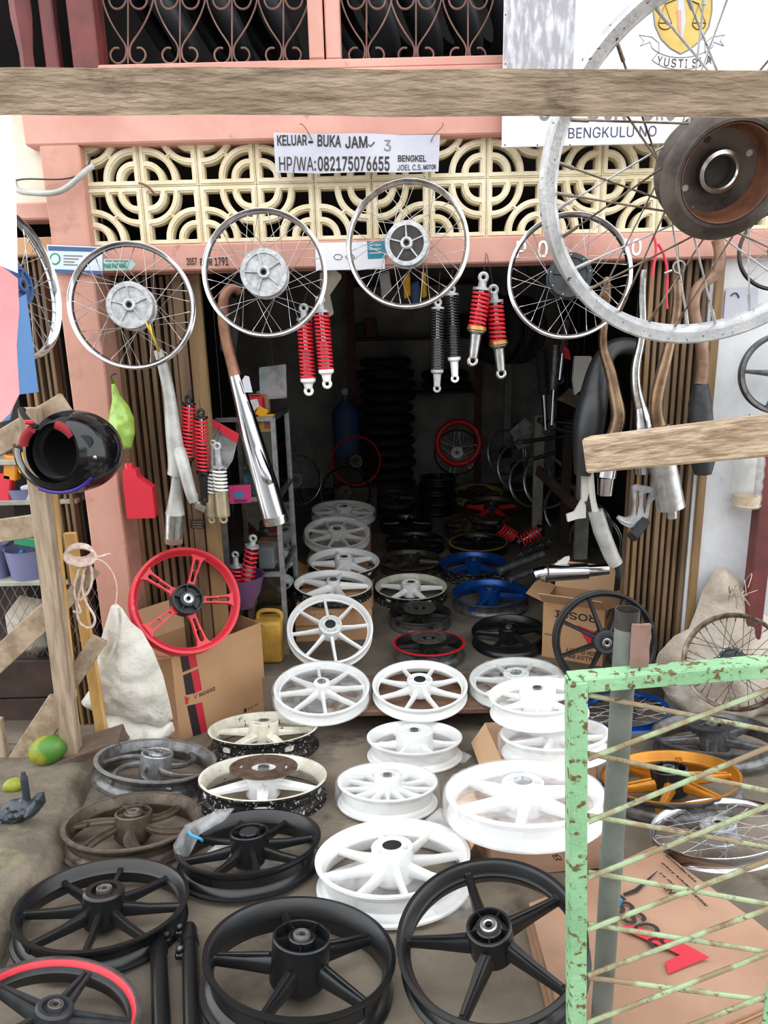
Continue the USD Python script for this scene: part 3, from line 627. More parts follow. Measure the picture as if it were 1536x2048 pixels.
for a, b in ((16, 52), (76, 104)):
    p0, p1 = at(a, 60, FY)[0], at(b, 60, FY)[0]; w = (p1 - p0)
    m = lathe([(0, 0), (w * .42, 0), (w * .40, .10), (w * .62, .22), (w * .62, .30), (w * .40, .42), (w * .4, 1.5), (0, 1.5)], 4) if a == 16 else rbox(w, .05, 1.5, .006)
    m.apply_translation(((p0 + p1) / 2, FY + .05, sill_z - .03 + (.75 if a != 16 else 0))); slab('window_bar', m, M['dark_red'])
board('trim', -3.2, at(205, 60, FY)[0], sill_z - .07, sill_z - .02, FY - .03, FY + .1, 'dark_red')
slab('wall_patch', box((at(15, 330, FY)[0] - .5, FY + .02, at(60, 405, FY)[2]), (xl + .004, FY + .12, top_z + .2)), M['cream_wall'], False)
board('trim', at(10, 420, FY)[0] - .4, xl - .004, at(60, 440, FY)[2], at(60, 406, FY)[2], FY - .01, FY + .1, 'pink')
board('trim', at(50, 470, FY)[0] - .3, xl - .006, at(60, 512, FY)[2], at(60, 474, FY)[2], FY + .0, FY + .06, 'card')
# pierced blocks between the lintels: each block is a piece of the wall
pitch = (at(628, 372, FY)[0] - at(282, 372, FY)[0]) / 3; xj = at(282, 372, FY)[0]; bh = zmid - hi_z
def block_mesh(ax, az):
    t = .105; o = Polygon([(t, t), (1 - t, t), (1 - t, 1 - t), (t, 1 - t)]); L_ = 1 - 2 * t
    solid = sbox(0.004, 0.004, .996, .996).difference(o)
    for c in (0, 1):
        cx_, cz_ = ((1 - t if ax else t), (1 - t if az else t)) if c == 0 else ((t if ax else 1 - t), (t if az else 1 - t))
        for a, b in ((.26, .41), (.55, .69)):
            solid = solid.union(Point(cx_, cz_).buffer(b * L_, 14).difference(Point(cx_, cz_).buffer(a * L_, 14)).intersection(o))
    d = LineString([(t, t), (1 - t, 1 - t)]) if not (ax ^ az) else LineString([(t, 1 - t), (1 - t, t)])
    link = d.buffer(.045 * L_).intersection(Point(.5, .5).buffer(.1)); solid = solid.union(link)
    m = extr(affinity.scale(solid, pitch, bh, origin=(0, 0)), .045)
    ridge = solid.buffer(-.03); m2 = extr(affinity.scale(ridge, pitch, bh, origin=(0, 0)), .006, .045)
    m = cat(m, m2)
    m.apply_transform(trimesh.transformations.rotation_matrix(math.pi / 2, [1, 0, 0])); m.apply_translation((0, .05, 0)); return m
bw = struct('wall_vent')
protos = {(a, b): block_mesh(a, b) for a in (0, 1) for b in (0, 1)}
for r in range(2):
    for i in range(-1, 12):
        ax = 1 if i % 2 else 0; az = 1 if r == 0 else 0
        m = protos[(ax, az)].copy(); m.apply_translation((xj + i * pitch, FY + .0, hi_z + r * bh)); part(bw, 'pierced_block', m, M['cream'], 30)
slab('wall_vent_edge', box((xr, FY + .01, hi_z), (xj - pitch, FY + .09, top_z)), M['cream'], False)
# window grille: each scroll motif is a piece
wg = struct('window')
def px3(pts, Y): return np.array([at(u, v, Y) for u, v in pts])
for cx_ in (151 + 105, 360, 464, 567, 733, 832, 936):
    Y = FY + .06; k = 1
    for s in (-1, 1):
        part(wg, 'scroll_bar', tube(spline(px3([(cx_ + s * 52, -22), (cx_ + s * 50, 2), (cx_ + s * 40, 32), (cx_ + s * 16, 74), (cx_ + s * 5, 92), (cx_ + s * 4, 108)], Y), 24), .0035, 6), M['grille'])
        part(wg, 'scroll_bar', tube(spline(px3([(cx_ + s * 4, 108), (cx_ + s * 8, 120), (cx_ + s * 20, 127), (cx_ + s * 32, 120), (cx_ + s * 35, 107), (cx_ + s * 28, 97), (cx_ + s * 18, 97)], Y), 24), .004, 6), M['grille'])
        part(wg, 'scroll_bar', tube(spline(px3([(cx_ + s * 36, -14), (cx_ + s * 38, 2), (cx_ + s * 28, 17), (cx_ + s * 14, 16), (cx_ + s * 5, 4), (cx_ + s * 5, -12)], Y), 20), .004, 6), M['grille'])
    part(wg, 'grille_rod', tube(px3([(cx_, -30), (cx_, 127)], Y), .0035, 6), M['grille'])
# folding gates: every slat is a piece
def slats(name, u0, u1, v, n, z0, z1, Y, depth=.05, gap=.35, jit=3, last=None):
    d = struct(name); rng = random.Random(jit); x0, x1 = at(u0, v, Y)[0], at(u1, v, Y)[0]; w = (x1 - x0) / n
    for k in range(n):
        sw = w * (1 - gap) * rng.uniform(.8, 1.1); m = rbox(sw, depth, z1 - z0, .002); dy = rng.uniform(-.012, .012)
        m.apply_translation((x0 + w * (k + .5), Y + depth / 2 + dy, (z0 + z1) / 2)); part(d, 'slat', m, M['slat'] if rng.random() > .25 else M['slat_post'])
        m = rbox(w * gap * .9, .006, z1 - z0, .001); m.apply_translation((x0 + w * (k + 1.0), Y + depth + .004, (z0 + z1) / 2)); part(d, 'hinge_strip', m, M['slat_dark'])
    return d
slats('door', 232, 372, 850, 9, -.05, lo_z, FY + .12)
d1 = 'door'
slats('door', 64, 136, 900, 5, -.25, 2.0, FY + .03, gap=.5)
dr = slats('door', 1268, 1412, 800, 10, 0.0, lo_z, FY + .03)
for u0, u1, mt in ((378, 398, 'slat'), (402, 432, 'slat_post')):
    x0, x1 = at(u0, 950, FY + .1)[0], at(u1, 950, FY + .1)[0]; m = rbox(x1 - x0, .03, lo_z, .003); m.apply_translation(((x0 + x1) / 2, FY + .11, lo_z / 2)); part('/World/door', 'gate_stile', m, M[mt])
x0, x1 = at(1412, 800, FY)[0], at(1428, 800, FY)[0]; m = rbox(x1 - x0, .06, lo_z, .003); m.apply_translation(((x0 + x1) / 2, FY + .03, lo_z / 2)); part(dr, 'gate_stile', m, M['slat_post'])
# dark boards that close the lower left of the front
for k, (v0, v1) in enumerate(((1300, 1372), (1376, 1450), (1454, 1500))):
    a, b = at(20, v1, FY + .25)[2], at(20, v0, FY + .25)[2]; board('wall_board', -3.0, at(218, 1400, FY + .1)[0], a, b, FY + .12 + .01 * k, FY + .16 + .01 * k, 'dark_wood')
board('trim', -3.0, at(200, 1400, FY)[0], at(60, 1508, FY)[2] - .01, at(60, 1496, FY)[2], FY + .02, FY + .2, 'grey_wood')
# red-brown post at the right of the front
m = rbox(.075, .06, 1.35, .006); zt_ = at(1530, 885, 2.84)[2]; m.apply_translation((at(1512, 1000, 2.84)[0] + .0375, 2.84, zt_ - .675)); slab('trim', m, M['dark_red'])
# ---------------------------------------------------------------- wheels lying on the porch, near to far
lying('matt black eight-spoke alloy wheel with square hub flange, at the porch bank side', (199, 1811, 366, 178, -13), W=.07, rim='black', top='plain', spin=8, hubz=.03, hubr=.055)
lying('black eight-spoke alloy wheel with torn clear plastic and blue string on its rim', (496, 1684, 294, 128, -8), W=.08, rim='black', spin=20)
lying('black five-spoke alloy wheel with steel bearing, lying beside two black fork legs', (598, 1917, 388, 250, 0), W=.085, rim='black', spokes=5, style='five', top='bearing', spin=35, hubr=.07, hubz=.035)
lying('black wheel with a red painted stripe around its rim, cut by the frame edge', (98, 2034, 372, 240, -8), W=.07, rim='black_worn', spokes=5, style='twin', top='plain', spin=12, stripe='red', lip='silver_dark', hubr=.05, hubz=.012, spoke='hub_dark')
lying('dull bronze alloy wheel with leaf-shaped spokes, between swirl wheel and black wheels', (262, 1643, 286, 114, -9), W=.075, rim='bronze', spokes=6, style='leaf', top='bearing', lip='bronze_lip', spin=-20)
lying('silver swirl-spoke alloy wheel with bright polished hub, nearest to the white sack', (310, 1521, 246, 88, 0), W=.075, rim='silver_dark', spokes=6, style='swirl', hub='silver', top='bearing', lip='silver', spin=5, spoke='silver_dark')
lying('old white wheel with black outer rim and chipped lettering, in front of striped carton', (526, 1456, 224, 66, -4), W=.085, rim='white_old', barrel='black_speck', spokes=5, style='blade', top='bearing', spin=20, cap='black')
lying('white wheel with a large rusty drilled brake disc on its hub', (525, 1555, 260, 96, -3), W=.08, rim='white_old', barrel='black_speck', spokes=5, style='blade', top='disc', discr=.122, spin=62, spoke='white')
lying('large bare white eight-spoke wheel lying on crumpled plastic, behind the black wheels', (785, 1716, 312, 158, -4), W=.085, rim='white', spin=12)
lying('small wide white scooter wheel wrapped in clear plastic, left of the torn carton', (775, 1563, 200, 78, 0), W=.10, rim='white', spokes=12, style='bar', top='plain', wrap='film')
lying('small white scooter wheel with wide drum hub, unwrapped, plastic bunched beneath', (829, 1474, 191, 68, 0), W=.095, rim='white', spokes=6, style='bar', top='plain', hubr=.09, hubz=.03)
lying('biggest plastic-wrapped white wheel, on top of the torn low carton', (1050, 1586, 318, 132, 2), sup=.27, W=.075, rim='white', spokes=6, style='five', wrap='film_thick', spin=14)
lying('white wheel in clear plastic sleeve, lower of two behind the gate stile', (1110, 1466, 220, 68, 0), sup=.105, W=.085, rim='white', spokes=6, style='bar', top='plain', wrap='film', hubr=.05, hubz=.03)
lying('unwrapped white wheel with broad drum hub, on carton beside the black leaning wheel', (1077, 1390, 200, 74, 0), sup=.22, W=.09, rim='white', spokes=6, style='bar', top='plain', hubr=.085, hubz=.03, spin=15)
lying('white eight-spoke wheel with black cap on the brown board, middle of its row', (840, 1371, 191, 102, 1), sup=0.0, W=.06, rim='white', spin=22)
lying('white eight-spoke wheel in clear film on the brown board, next to the yellow jerrycan', (643, 1376, 192, 108, -3), sup=0.0, W=.06, rim='white', top='bearing', hubr=.04, wrap='film', spin=10)
lying('greyish wrapped white wheel on the brown board, partly under the drum-hub wheel', (1034, 1357, 190, 86, 0), sup=0.0, W=.06, rim='white_dim', spokes=7, wrap='film', spin=5)
lying('white eight-spoke wheel tilted up against the front of the first carton', (660, 1257, 173, 140, 0), k=.965, W=.06, rim='white', spin=14)
lying('white five-spoke wheel with black speckled outer side, on the first carton', (666, 1168, 157, 58, 0), k=.98, W=.06, rim='white', barrel='black_speck', spokes=5, style='five', top='plain', hubr=.04, spin=8)
lying('white five-spoke wheel with dark drum opening, second from front on the cartons', (688, 1122, 143, 55, 0), k=1.0, W=.07, rim='white', barrel='black_speck', spokes=5, style='five', top='bearing', cap='black', spin=35)
lying('wrapped eight-spoke white wheel on the cartons, third from the front', (674, 1064, 131, 64, 0), k=1.02, W=.06, rim='white_dim', wrap='film', spin=30)
lying('wrapped white wheel with wire ties, farthest back on the cartons', (687, 1019, 126, 38, 0), k=1.08, W=.07, rim='white_dim', wrap='film', spin=3)
# inside the shop, on its floor
IN = 0.0
lying('chipped white five-spoke wheel with black sides on the bare shop floor', (822, 1173, 145, 54, 0), sup=IN, W=.07, rim='white_old', barrel='black_speck', spokes=5, style='blade', top='bearing', spoke='white', spin=10)
lying('deep black scooter wheel with grey brake disc, in front of chipped white one', (840, 1225, 124, 46, 0), sup=IN, W=.09, rim='black_worn', barrel='silver_dark', spokes=5, style='blade', top='disc', discmat='disc_grey', discr=.12)
lying('black wheel with thin red rim edge and grey disc, at the step edge', (858, 1286, 144, 50, 0), sup=IN, W=.085, rim='black_worn', barrel='silver_dark', spokes=5, style='blade', top='disc', lip='red_deep', discmat='disc_grey', discr=.11, spin=30)
lying('black alloy wheel on the shop floor left of the open carton', (1018, 1262, 150, 67, 0), sup=IN, W=.08, rim='black', spokes=5, style='five', top='bearing', spin=15)
lying('blue alloy wheel with scuffed silver sides, nearer of the two blue ones', (980, 1185, 154, 56, 0), sup=IN, W=.08, rim='blue', barrel='silver_dark', spokes=3, style='blade', top='bearing', spin=-6)
lying('blue alloy wheel with black and white chipped side, farther of the two', (948, 1126, 136, 48, 0), sup=IN, W=.08, rim='blue', barrel='black_speck', spokes=3, style='blade', top='bearing', spin=80)
lying('dark grey wheel with thin light rim edge behind the chipped white wheel', (822, 1119, 124, 42, 0), sup=IN, W=.07, rim='gunmetal', spokes=5, style='five', top='bearing', lip='silver_dark')
lying('plain black wheel in the dark middle row, before the chrome-edged one', (831, 1080, 118, 36, 0), sup=IN, W=.07, rim='black', spokes=5, style='five', top='plain', spin=20)
lying('black wheel with chrome hub glinting in the dark middle row', (812, 1042, 106, 30, 0), sup=IN, W=.07, rim='black', spokes=6, style='bar', top='bearing', hub='chrome', lip='chrome_old')
lying('thin black wheel under the dark brown one, farthest in the middle row', (788, 1008, 86, 28, 0), sup=IN, W=.06, rim='black', spokes=5, style='five', top='plain', hubz=-.005)
lying('dark brown wheel farthest back in the middle row', (788, 992, 88, 28, 0), sup=.085, W=.07, rim='grime', spokes=5, style='five', top='plain')
lying('wheel with dull yellow rim and cut brake disc under the rack', (956, 984, 104, 34, 0), sup=.06, W=.07, rim='yellow_dull', spokes=5, style='five', top='disc', discmat='disc_grey', spoke='gunmetal')
lying('dark wheel with five bright red spokes', (983, 1013, 112, 44, 0), sup=.12, W=.07, rim='gunmetal', spokes=5, style='five', spoke='red_deep', top='bearing', hub='hub_dark', spin=10)
lying('olive grey wheel below the red-spoked wheel', (938, 1051, 106, 33, 0), sup=IN, W=.07, rim='gunmetal', spokes=5, style='blade', top='bearing', spoke='bronze')
lying('black wheel with a dull gold rim edge before the far blue wheel', (957, 1084, 118, 36, 0), sup=IN, W=.07, rim='black', lip='yellow_dull', spokes=5, style='five', top='bearing', spin=10)
for k in range(4):
    C = at(874, 940, 6.3); z = .04 + .092 * k
    alloy('black rim in the dark stack under the red-wrapped wheel, ' + ('lowest of four', 'second from bottom', 'third from bottom', 'topmost of four')[k], np.array([C[0] + (-.01, .015, -.005, .01)[k], 6.3, z + .055]), np.array([0, 0, 1.0]), .36, W=.085, rim='black', spokes=5, style='blade', top='plain', group='black rims in a dark stack', lip='silver_dark' if k == 3 else None)
# right of the porch, behind the gate
lying('gold six-spoke alloy wheel with black hub behind the green gate', (1344, 1554, 286, 109, 2), W=.07, rim='gold', barrel='silver_dark', spokes=6, style='five', spoke='gold', hub='black', top='bearing', spin=0)
lying('silver grey alloy wheel with slotted black disc behind the gate, beyond the gold one', (1430, 1466, 256, 82, 3), W=.075, rim='silver_dark', spokes=5, style='twin', top='disc', discmat='hub_dark', discr=.09, spin=25)
def lying_spoked(label, e, sup=None, W=.04, k=None, **kw):
    C, n = circle_pose(*e); k = k or rest(C, n, W, sup); return spoked(label, EYE + k * (C - EYE) , n, .46 * k, **kw)
lying_spoked('shiny chrome wire-spoke wheel with silver hub on the floor behind the gate', (1440, 1682, 322, 142, 0), W=.06, W_=None) if False else None
C, n = circle_pose(1446, 1670, 290, 126, 0); k = rest(C, n, .05, None); spoked('shiny chrome wire-spoke wheel with silver hub, on the floor behind the gate', EYE + k * (C - EYE), n, .46 * k, hub='cast', W=.045)
C, n = circle_pose(1254, 1425, 174, 71, 0); k = rest(C, n, .05, None); spoked('wire-spoke wheel with dark blue rim, lying behind the grey pipe', EYE + k * (C - EYE), n, .46 * k, rim='blue', hub='hub_dark', W=.04)
# leaning and standing wheels
C, n = circle_pose(985, 1888, 386, 345, 0); alloy('black five-spoke alloy wheel propped on the white wheel edge and flattened cartons', EYE + .86 * (C - EYE), n, .46 * .86, W=.07, rim='black', spokes=5, style='five', top='bearing', spin=-46, hubr=.055, hubz=.022)
C, n = circle_pose(371, 1201, 220, 212, 20, nd=(0, -1)); alloy('red five-spoke alloy wheel standing on the striped carton', EYE + 1.03 * (C - EYE), n, .46 * 1.03, W=.065, rim='red', spokes=5, style='slot', top='bearing', hub='hub_dark', spin=43, hubr=.066, hubz=.012)
C, n = circle_pose(1212, 1284, 206, 203, 0, nd=(0, 1)); alloy('worn black eight-spoke wheel leaning on the open carton, behind the grey pipe', C, n, .46, W=.055, rim='black_worn', spokes=8, style='bar', top='plain', hub='hub_dark', spin=10, hubr=.055, hubz=.015)
C, n = circle_pose(1472, 1325, 214, 194, 10); spoked('rusty wire-spoke wheel leaning on the old sack by the white wall', EYE + .87 * (C - EYE), n, .46 * .87, rim='chrome_rust', hub='hub_dark', spk='grime')
# ---------------------------------------------------------------- wire-spoke wheels hung on the front
HANG = 'wire-spoke wheels hung on the front'
def hung(label, u, v, w, Y, nrm, **kw):
    d = ray(u, v); C = at(u, v, Y); D = w * (Y / d[1]) / F; return spoked(label, C, np.array(nrm, float), D, group=HANG, **kw)
hung('silver hanging wheel with yellow string on its hub, at the pink post', 264, 613, 247, 2.72, (.06, -1, .10), hub='cast', spin=4, hubr=.086)
hung('silver hanging wheel with ribbed hub between pink post and doorway', 530, 548, 247, 2.74, (.02, -1, .08), hub='cast', spin=14, hubr=.088)
hung('silver hanging wheel with dirty open hub, under the handwritten sign', 815, 490, 246, 2.76, (-.14, -1, .08), hub='cast', spin=2, rim='chrome_old', hubr=.082, recess='grime')
hung('hanging wheel with dark grey hub, overlapped by the big near wheel', 1138, 553, 243, 2.74, (-.12, -1, .08), hub='hub_dark', spin=9, hubr=.082)
C = at(26, 572, 2.25); spoked('chrome wheel seen nearly edge-on behind the blue sheet', C, np.array([.97, -.12, .05]), .46, hub='blue_plate', group=HANG)
C = at(1560, 500, 2.75); spoked('dark wheel hung by the white wall, cut by the frame edge', C, np.array([-.2, -1, .05]), .30, hub='hub_dark', rim='black', nsp=24)
C = at(1572, 745, 2.75); alloy('black scooter wheel hung low on the white wall', C, np.array([-.25, -1, .1]), .33, W=.07, rim='black', lip='silver_dark', spokes=5, style='five', top='bearing', spoke='silver_dark', spin=36)
# the big near wheel behind the beam, with an open brake drum
d = ray(1432, 341); C = EYE + d * (F * .46 / 690); d1 = d / np.linalg.norm(d); rt = np.cross(d1, [0, 0, 1.0]); rt /= np.linalg.norm(rt); dn = np.cross(d1, rt); n = -d1 * .93 + rt * .34 + dn * .14; Tn = pose_matrix(C, n, 5)
t = thing('spoke_wheel', 'biggest nearest wheel, weathered aluminium rim and rusty open brake drum', 'wheel', Tn)
_a = Tn[:3, 0]; _b = Tn[:3, 1]; R = .23; h = .019
part(t, 'rim', lathe([(R, h), (R - .003, h + .002), (R - .008, h), (R - .016, h * .85), (R - .021, h * .4), (R - .021, -h * .4), (R - .016, -h * .85), (R - .008, -h), (R - .003, -h - .002), (R, -h), (R - .006, -h + .004), (R - .012, -h * .4), (R - .012, h * .4), (R - .006, h - .004)], 128, True), M['alloy_speck'])
hp = part(t, 'hub', lathe([(.030, -.045), (.064, -.045), (.070, -.038), (.072, -.026), (.066, -.022), (.064, .018), (.074, .022), (.080, .026), (.081, .036), (.076, .040), (.066, .044), (.064, .048), (.060, .048), (.058, .042), (.0575, .010), (.054, .004), (.026, .0), (.026, .016), (.0215, .018), (.0195, .016), (.0195, -.02), (.0, -.02)], 72), M['iron_drum'])
part(hp, 'brake_drum', lathe([(.0585, .046), (.0568, .045), (.0558, .012), (.053, .006), (.05, .0055)], 72), M['rust'], label='rusty inside of the brake drum')
part(hp, 'bearing_seat', lathe([(.0262, .017), (.0215, .0192), (.0192, .017), (.0195, .0)], 48), M['chrome_old'], label='bright ring round the axle hole')
part(hp, 'axle_hole', moved(trimesh.creation.cylinder(.0192, .004, sections=32), trimesh.transformations.translation_matrix((0, 0, -.006))), M['grime'])
for k in range(4): part(hp, 'drum_hole', moved(trimesh.creation.cylinder(.0042, .0012, sections=16), trimesh.transformations.translation_matrix((.042 * math.cos(k * 1.57 + .6), .042 * math.sin(k * 1.57 + .6), .0028))), M['wire'] if k % 2 else M['bulb'])
rng = random.Random(4)
for k in range(36):
    side = 1 if k % 2 else -1; ah = 2 * math.pi * k / 36; ar = ah + math.radians(38) * (1 if (k // 2) % 2 else -1)
    a = np.array([.068 * math.cos(ah), .068 * math.sin(ah), .03 if side > 0 else -.03]); b = np.array([.209 * math.cos(ar), .209 * math.sin(ar), side * .004]); m_ = a + (b - a) * .86
    part(t, 'spoke', cat(tube([a, m_], .0014, 6), tube([m_, b], [.0026, .0022], 8)), M['chrome_rust'] if rng.random() < .45 else M['alloy_speck'])
# ---------------------------------------------------------------- helpers for one-off shapes
def onfloor(u, v):
    d = ray(u, v); lo, hi = .3, 12.0
    for _ in range(50):
        k = (lo + hi) / 2; p = EYE + d * k
        if p[2] > floor_z(p[0], p[1]): lo = k
        else: hi = k
    return EYE + d * lo
def plate(px, Y, th, Yf=None):
    """flat piece of the outline px (pixels) standing at depth Y, th thick"""
    q = [at(u, v, Y) for u, v in px]; m = extr(Polygon([(p[0], p[2]) for p in q]).buffer(0), th)
    m.apply_transform(trimesh.transformations.rotation_matrix(math.pi / 2, [1, 0, 0])); m.apply_translation((0, Y + th, 0)); return m
def inflate(px, Y, th, n=34, noise=0.0, sc=12, seed=0, lean=0.0, power=.5, back=.5):
    """pillow of the outline px (pixels): a closed body that swells towards its middle"""
    P = Polygon([tuple(at(u, v, Y)[[0, 2]]) for u, v in px]).buffer(0); x0, z0, x1, z1 = P.bounds; st = max(x1 - x0, z1 - z0) / n
    ring = np.array([P.exterior.interpolate(t, True).coords[0] for t in np.linspace(0, 1, 4 * n, endpoint=False)])
    inn = P.buffer(-st * .6); gx, gz = np.meshgrid(np.arange(x0, x1, st), np.arange(z0, z1, st)); g = np.stack([gx.ravel(), gz.ravel()], 1)
    g = np.array([p for p in g if inn.contains(Point(p))]); pts = np.vstack([ring, g]); from scipy.spatial import Delaunay
    tri = Delaunay(pts).simplices; c = pts[tri].mean(1); tri = tri[[P.buffer(1e-6).contains(Point(q)) for q in c]]
    d = np.array([P.exterior.distance(Point(q)) for q in pts]); d[:len(ring)] = 0; t = th * (d / d.max()) ** power
    nz = (meshkit.fbm(np.stack([pts[:, 0] * sc, pts[:, 1] * sc, np.zeros(len(pts))], 1), 4, seed) - .5) * 2 * noise * (d > 0)
    yl = lean * (pts[:, 1] - z0)
    f = np.stack([pts[:, 0], Y - t - nz + yl, pts[:, 1]], 1); b = np.stack([pts[:, 0], Y + t * back + yl, pts[:, 1]], 1)
    nb = len(ring); idx = np.r_[np.arange(nb), np.arange(len(pts), len(pts) + len(pts) - nb)]
    V = np.vstack([f, b[nb:]]); m = trimesh.Trimesh(V, np.vstack([tri, idx[tri][:, ::-1]]), process=False); m.fix_normals(); return m
def tri_text(th_, s, o, xdir, zdir, w, h, mat, nrm, bold=False, name='lettering'):
    m = text(s, h, .0008, bold); b = m.bounds; m.apply_translation((-b[0][0], 0, 0)); m.apply_scale([w / (b[1][0] - b[0][0]), 1, 1])
    T = basis(np.asarray(o) + np.asarray(nrm) * .001, xdir, None, nrm); th_.add(name, moved(m, T), mat, False)

# ---------------------------------------------------------------- the near frame: beam, plank, gate, pipe
a, b = at(-70, 183, .78), at(1620, 187, .78); _d = (b - a) / np.linalg.norm(b - a); a, b = a - _d * .55, b + _d * .55; Ln = np.linalg.norm(b - a); hgt = 79 * pxm(760, 186, .78)
m = trimesh.creation.box((Ln, hgt, .035)); 
for _ in range(5): m = m.subdivide()
v = m.vertices; v[:, 1] += (meshkit.fbm(np.stack([v[:, 0] * 7, v[:, 1] * 2, v[:, 2] * 2], 1), 3, 2) - .5) * .006; v[:, 2] += (meshkit.fbm(v * [10, 40, 10], 3, 5) - .5) * .004; m.vertices = v
single('wooden_beam', m, M['beam'], 'long rough-sawn grey brown beam across the top of the view', 'beam', 40, basis((a + b) / 2, b - a, (0, -.34, .94)))
a, b = at(1176, 909, 1.16), at(1640, 858, .96); b = b + (b - a) / np.linalg.norm(b - a) * .45; m = rbox(np.linalg.norm(b - a), 70 * pxm(1180, 909, 1.16), .045, .004)
single('wooden_plank', m, M['plank'], 'short pale rough plank end jutting in front of the hanging silencers', 'plank', 30, basis((a + b) / 2, b - a, (0, 0, 1)))
GY = 0.95
g_ = Thing('metal_gate', 'rusty mint green metal gate with crossed rods', 'gate', at(1160, 2048, GY))
zt, zb = at(1160, 1366, GY)[2], .17
x0, x1 = at(1145, 1700, GY)[0], at(1177, 1700, GY)[0]; wst = x1 - x0
xa = at(1158, 1380, GY)[0]; xb = at(1160, 2030, GY)[0]
A, B = np.array([xa, GY, zt]), np.array([xb, GY, at(1160, 2075, GY)[2]]); m = rbox(np.linalg.norm(B - A), wst, .004, .001); g_.add('stile', moved(m, basis((A + B) / 2, B - A, (1, 0, 0))), 'green'); 
g_.add('stile_flange', moved(rbox(np.linalg.norm(B - A), .03, .004, .001), basis((A + B) / 2 + np.array([-wst / 2, .015, 0]), B - A, (0, 1, 0))), 'green')
A, B = at(1143, 1377, GY), at(1640, 1336, GY); m = rbox(np.linalg.norm(B - A), 30 * pxm(1200, 1370, GY), .004, .001); g_.add('top_rail', moved(m, basis((A + B) / 2, B - A, (0, 0, 1)) @ trimesh.transformations.translation_matrix((0, 0, -.004))), 'green')
g_.add('top_rail_flange', moved(rbox(np.linalg.norm(B - A), .03, .004, .001), basis((A + B) / 2 + np.array([0, .018, 15 * pxm(1200, 1370, GY)]), B - A, (0, 1, 0))), 'green')
for u0, v0, u1, v1 in ((1176, 1518, 1640, 1340), (1176, 1644, 1640, 1452), (1176, 1756, 1640, 1570), (1175, 1860, 1640, 1681), (1176, 1951, 1640, 1779), (1175, 2046, 1640, 1866), (1176, 2130, 1640, 1950)):
    g_.add('lattice_rod', tube([at(u0, v0, GY + .004), at(u1, v1, GY + .004)], .0042, 8), 'green_rust')
for u0, v0, u1, v1 in ((1176, 1390, 1640, 1481), (1176, 1507, 1640, 1604), (1176, 1631, 1640, 1714), (1176, 1744, 1640, 1827), (1176, 1848, 1640, 1920), (1176, 1955, 1640, 2014)):
    g_.add('lattice_rod', tube([at(u0, v0, GY + .012), at(u1, v1, GY + .012)], .0042, 8), 'green_rust')
A, B = at(1636, 1338, GY), at(1636, 2075, GY); B[0] = A[0]; g_.add('stile', moved(rbox(np.linalg.norm(B - A), wst, .004, .001), basis((A + B) / 2, B - A, (1, 0, 0))), 'green')
pb = at(1237, 1500, 1.0); zt = at(1262, 1240, 1.0)[2]; fz = floor_z(0, 1.0); r = 22 * pxm(1237, 1500, 1.0)
pp = Thing('pipe_post', 'grey pipe post standing behind the gate stile', 'post', (pb[0], 1.0, fz))
pp.add('pipe', tube([(pb[0], 1.0, fz - .01), (pb[0], 1.0, zt)], r, 32), 'pipe'); pp.add('pipe_joint', tube([(pb[0], 1.0, at(1215, 1700, 1.0)[2] - .045), (pb[0], 1.0, at(1215, 1700, 1.0)[2])], r * 1.07, 32), 'pipe')
pp.add('pipe_top', lathe([(r * 1.02, zt - .05), (r * 1.02, zt + .018), (r * .9, zt + .018), (r * .9, zt - .05)], 32, True), 'rust_plate') if False else None
m = lathe([(r * 1.04, 0), (r * 1.04, .03), (r * .92, .03), (r * .92, 0)], 32, True); m.apply_translation((pb[0], 1.0, zt - .012)); pp.add('pipe_top', m, 'grime')
m = noisy(trimesh.creation.box((.028, .008, .078)).subdivide().subdivide().subdivide(), .0026, 60, 3); m.apply_translation((at(1276, 1290, .985)[0], 1.0 - r - .006, at(1276, 1290, .985)[2])); pp.add('steel_plate', m, 'rust_plate', label='rusty steel plate strapped to the pipe')
pp.add('wire_tie', tube(spline([at(1280, 1335, .965), at(1270, 1365, .955), at(1255, 1390, .945), at(1230, 1400, .94)], 16), .0018, 6), 'wire')
# ---------------------------------------------------------------- signs
SY = 2.80
sg = Thing('signboard', 'large weathered white metal signboard with a shield emblem', 'sign', at(1005, 296, SY))
x0, z0 = at(1004, 294, SY)[[0, 2]]; x1 = at(1700, 260, SY)[0]; z1 = z0 + .85
m = box((x0, SY, z0), (x1, SY + .012, z1)); sg.add('board', m, 'signw', False)
xm = at(1150, 40, SY)[0]; m = box((x0 + .001, SY - .0008, z0 + (at(1010, 150, SY)[2] - z0)), (xm, SY + .001, z1 - .01)); sg.add('bare_patch', m, 'signmetal', False, label='scuffed bare metal patch')
def signpoly(px, Y=SY - .0012): return plate(px, Y, .0008)
sh = [(1306, -60), (1306, 20), (1310, 52), (1322, 78), (1340, 96), (1361, 108), (1382, 97), (1402, 80), (1418, 54), (1424, 22), (1424, -60)]
sg.add('shield', signpoly(sh), 'emblem_gold', False)
sg.add('shield_edge', tube(np.array([at(u, v, SY - .002) for u, v in sh]), .0022, 6), 'ink_grey')
sg.add('spear', signpoly([(1356, -20), (1366, -20), (1372, 40), (1364, 86), (1356, 50)], SY - .002), 'paper', False); sg.add('spear_edge', signpoly([(1354, 20), (1362, 20), (1364, 84), (1356, 52)], SY - .0028), 'pink', False)
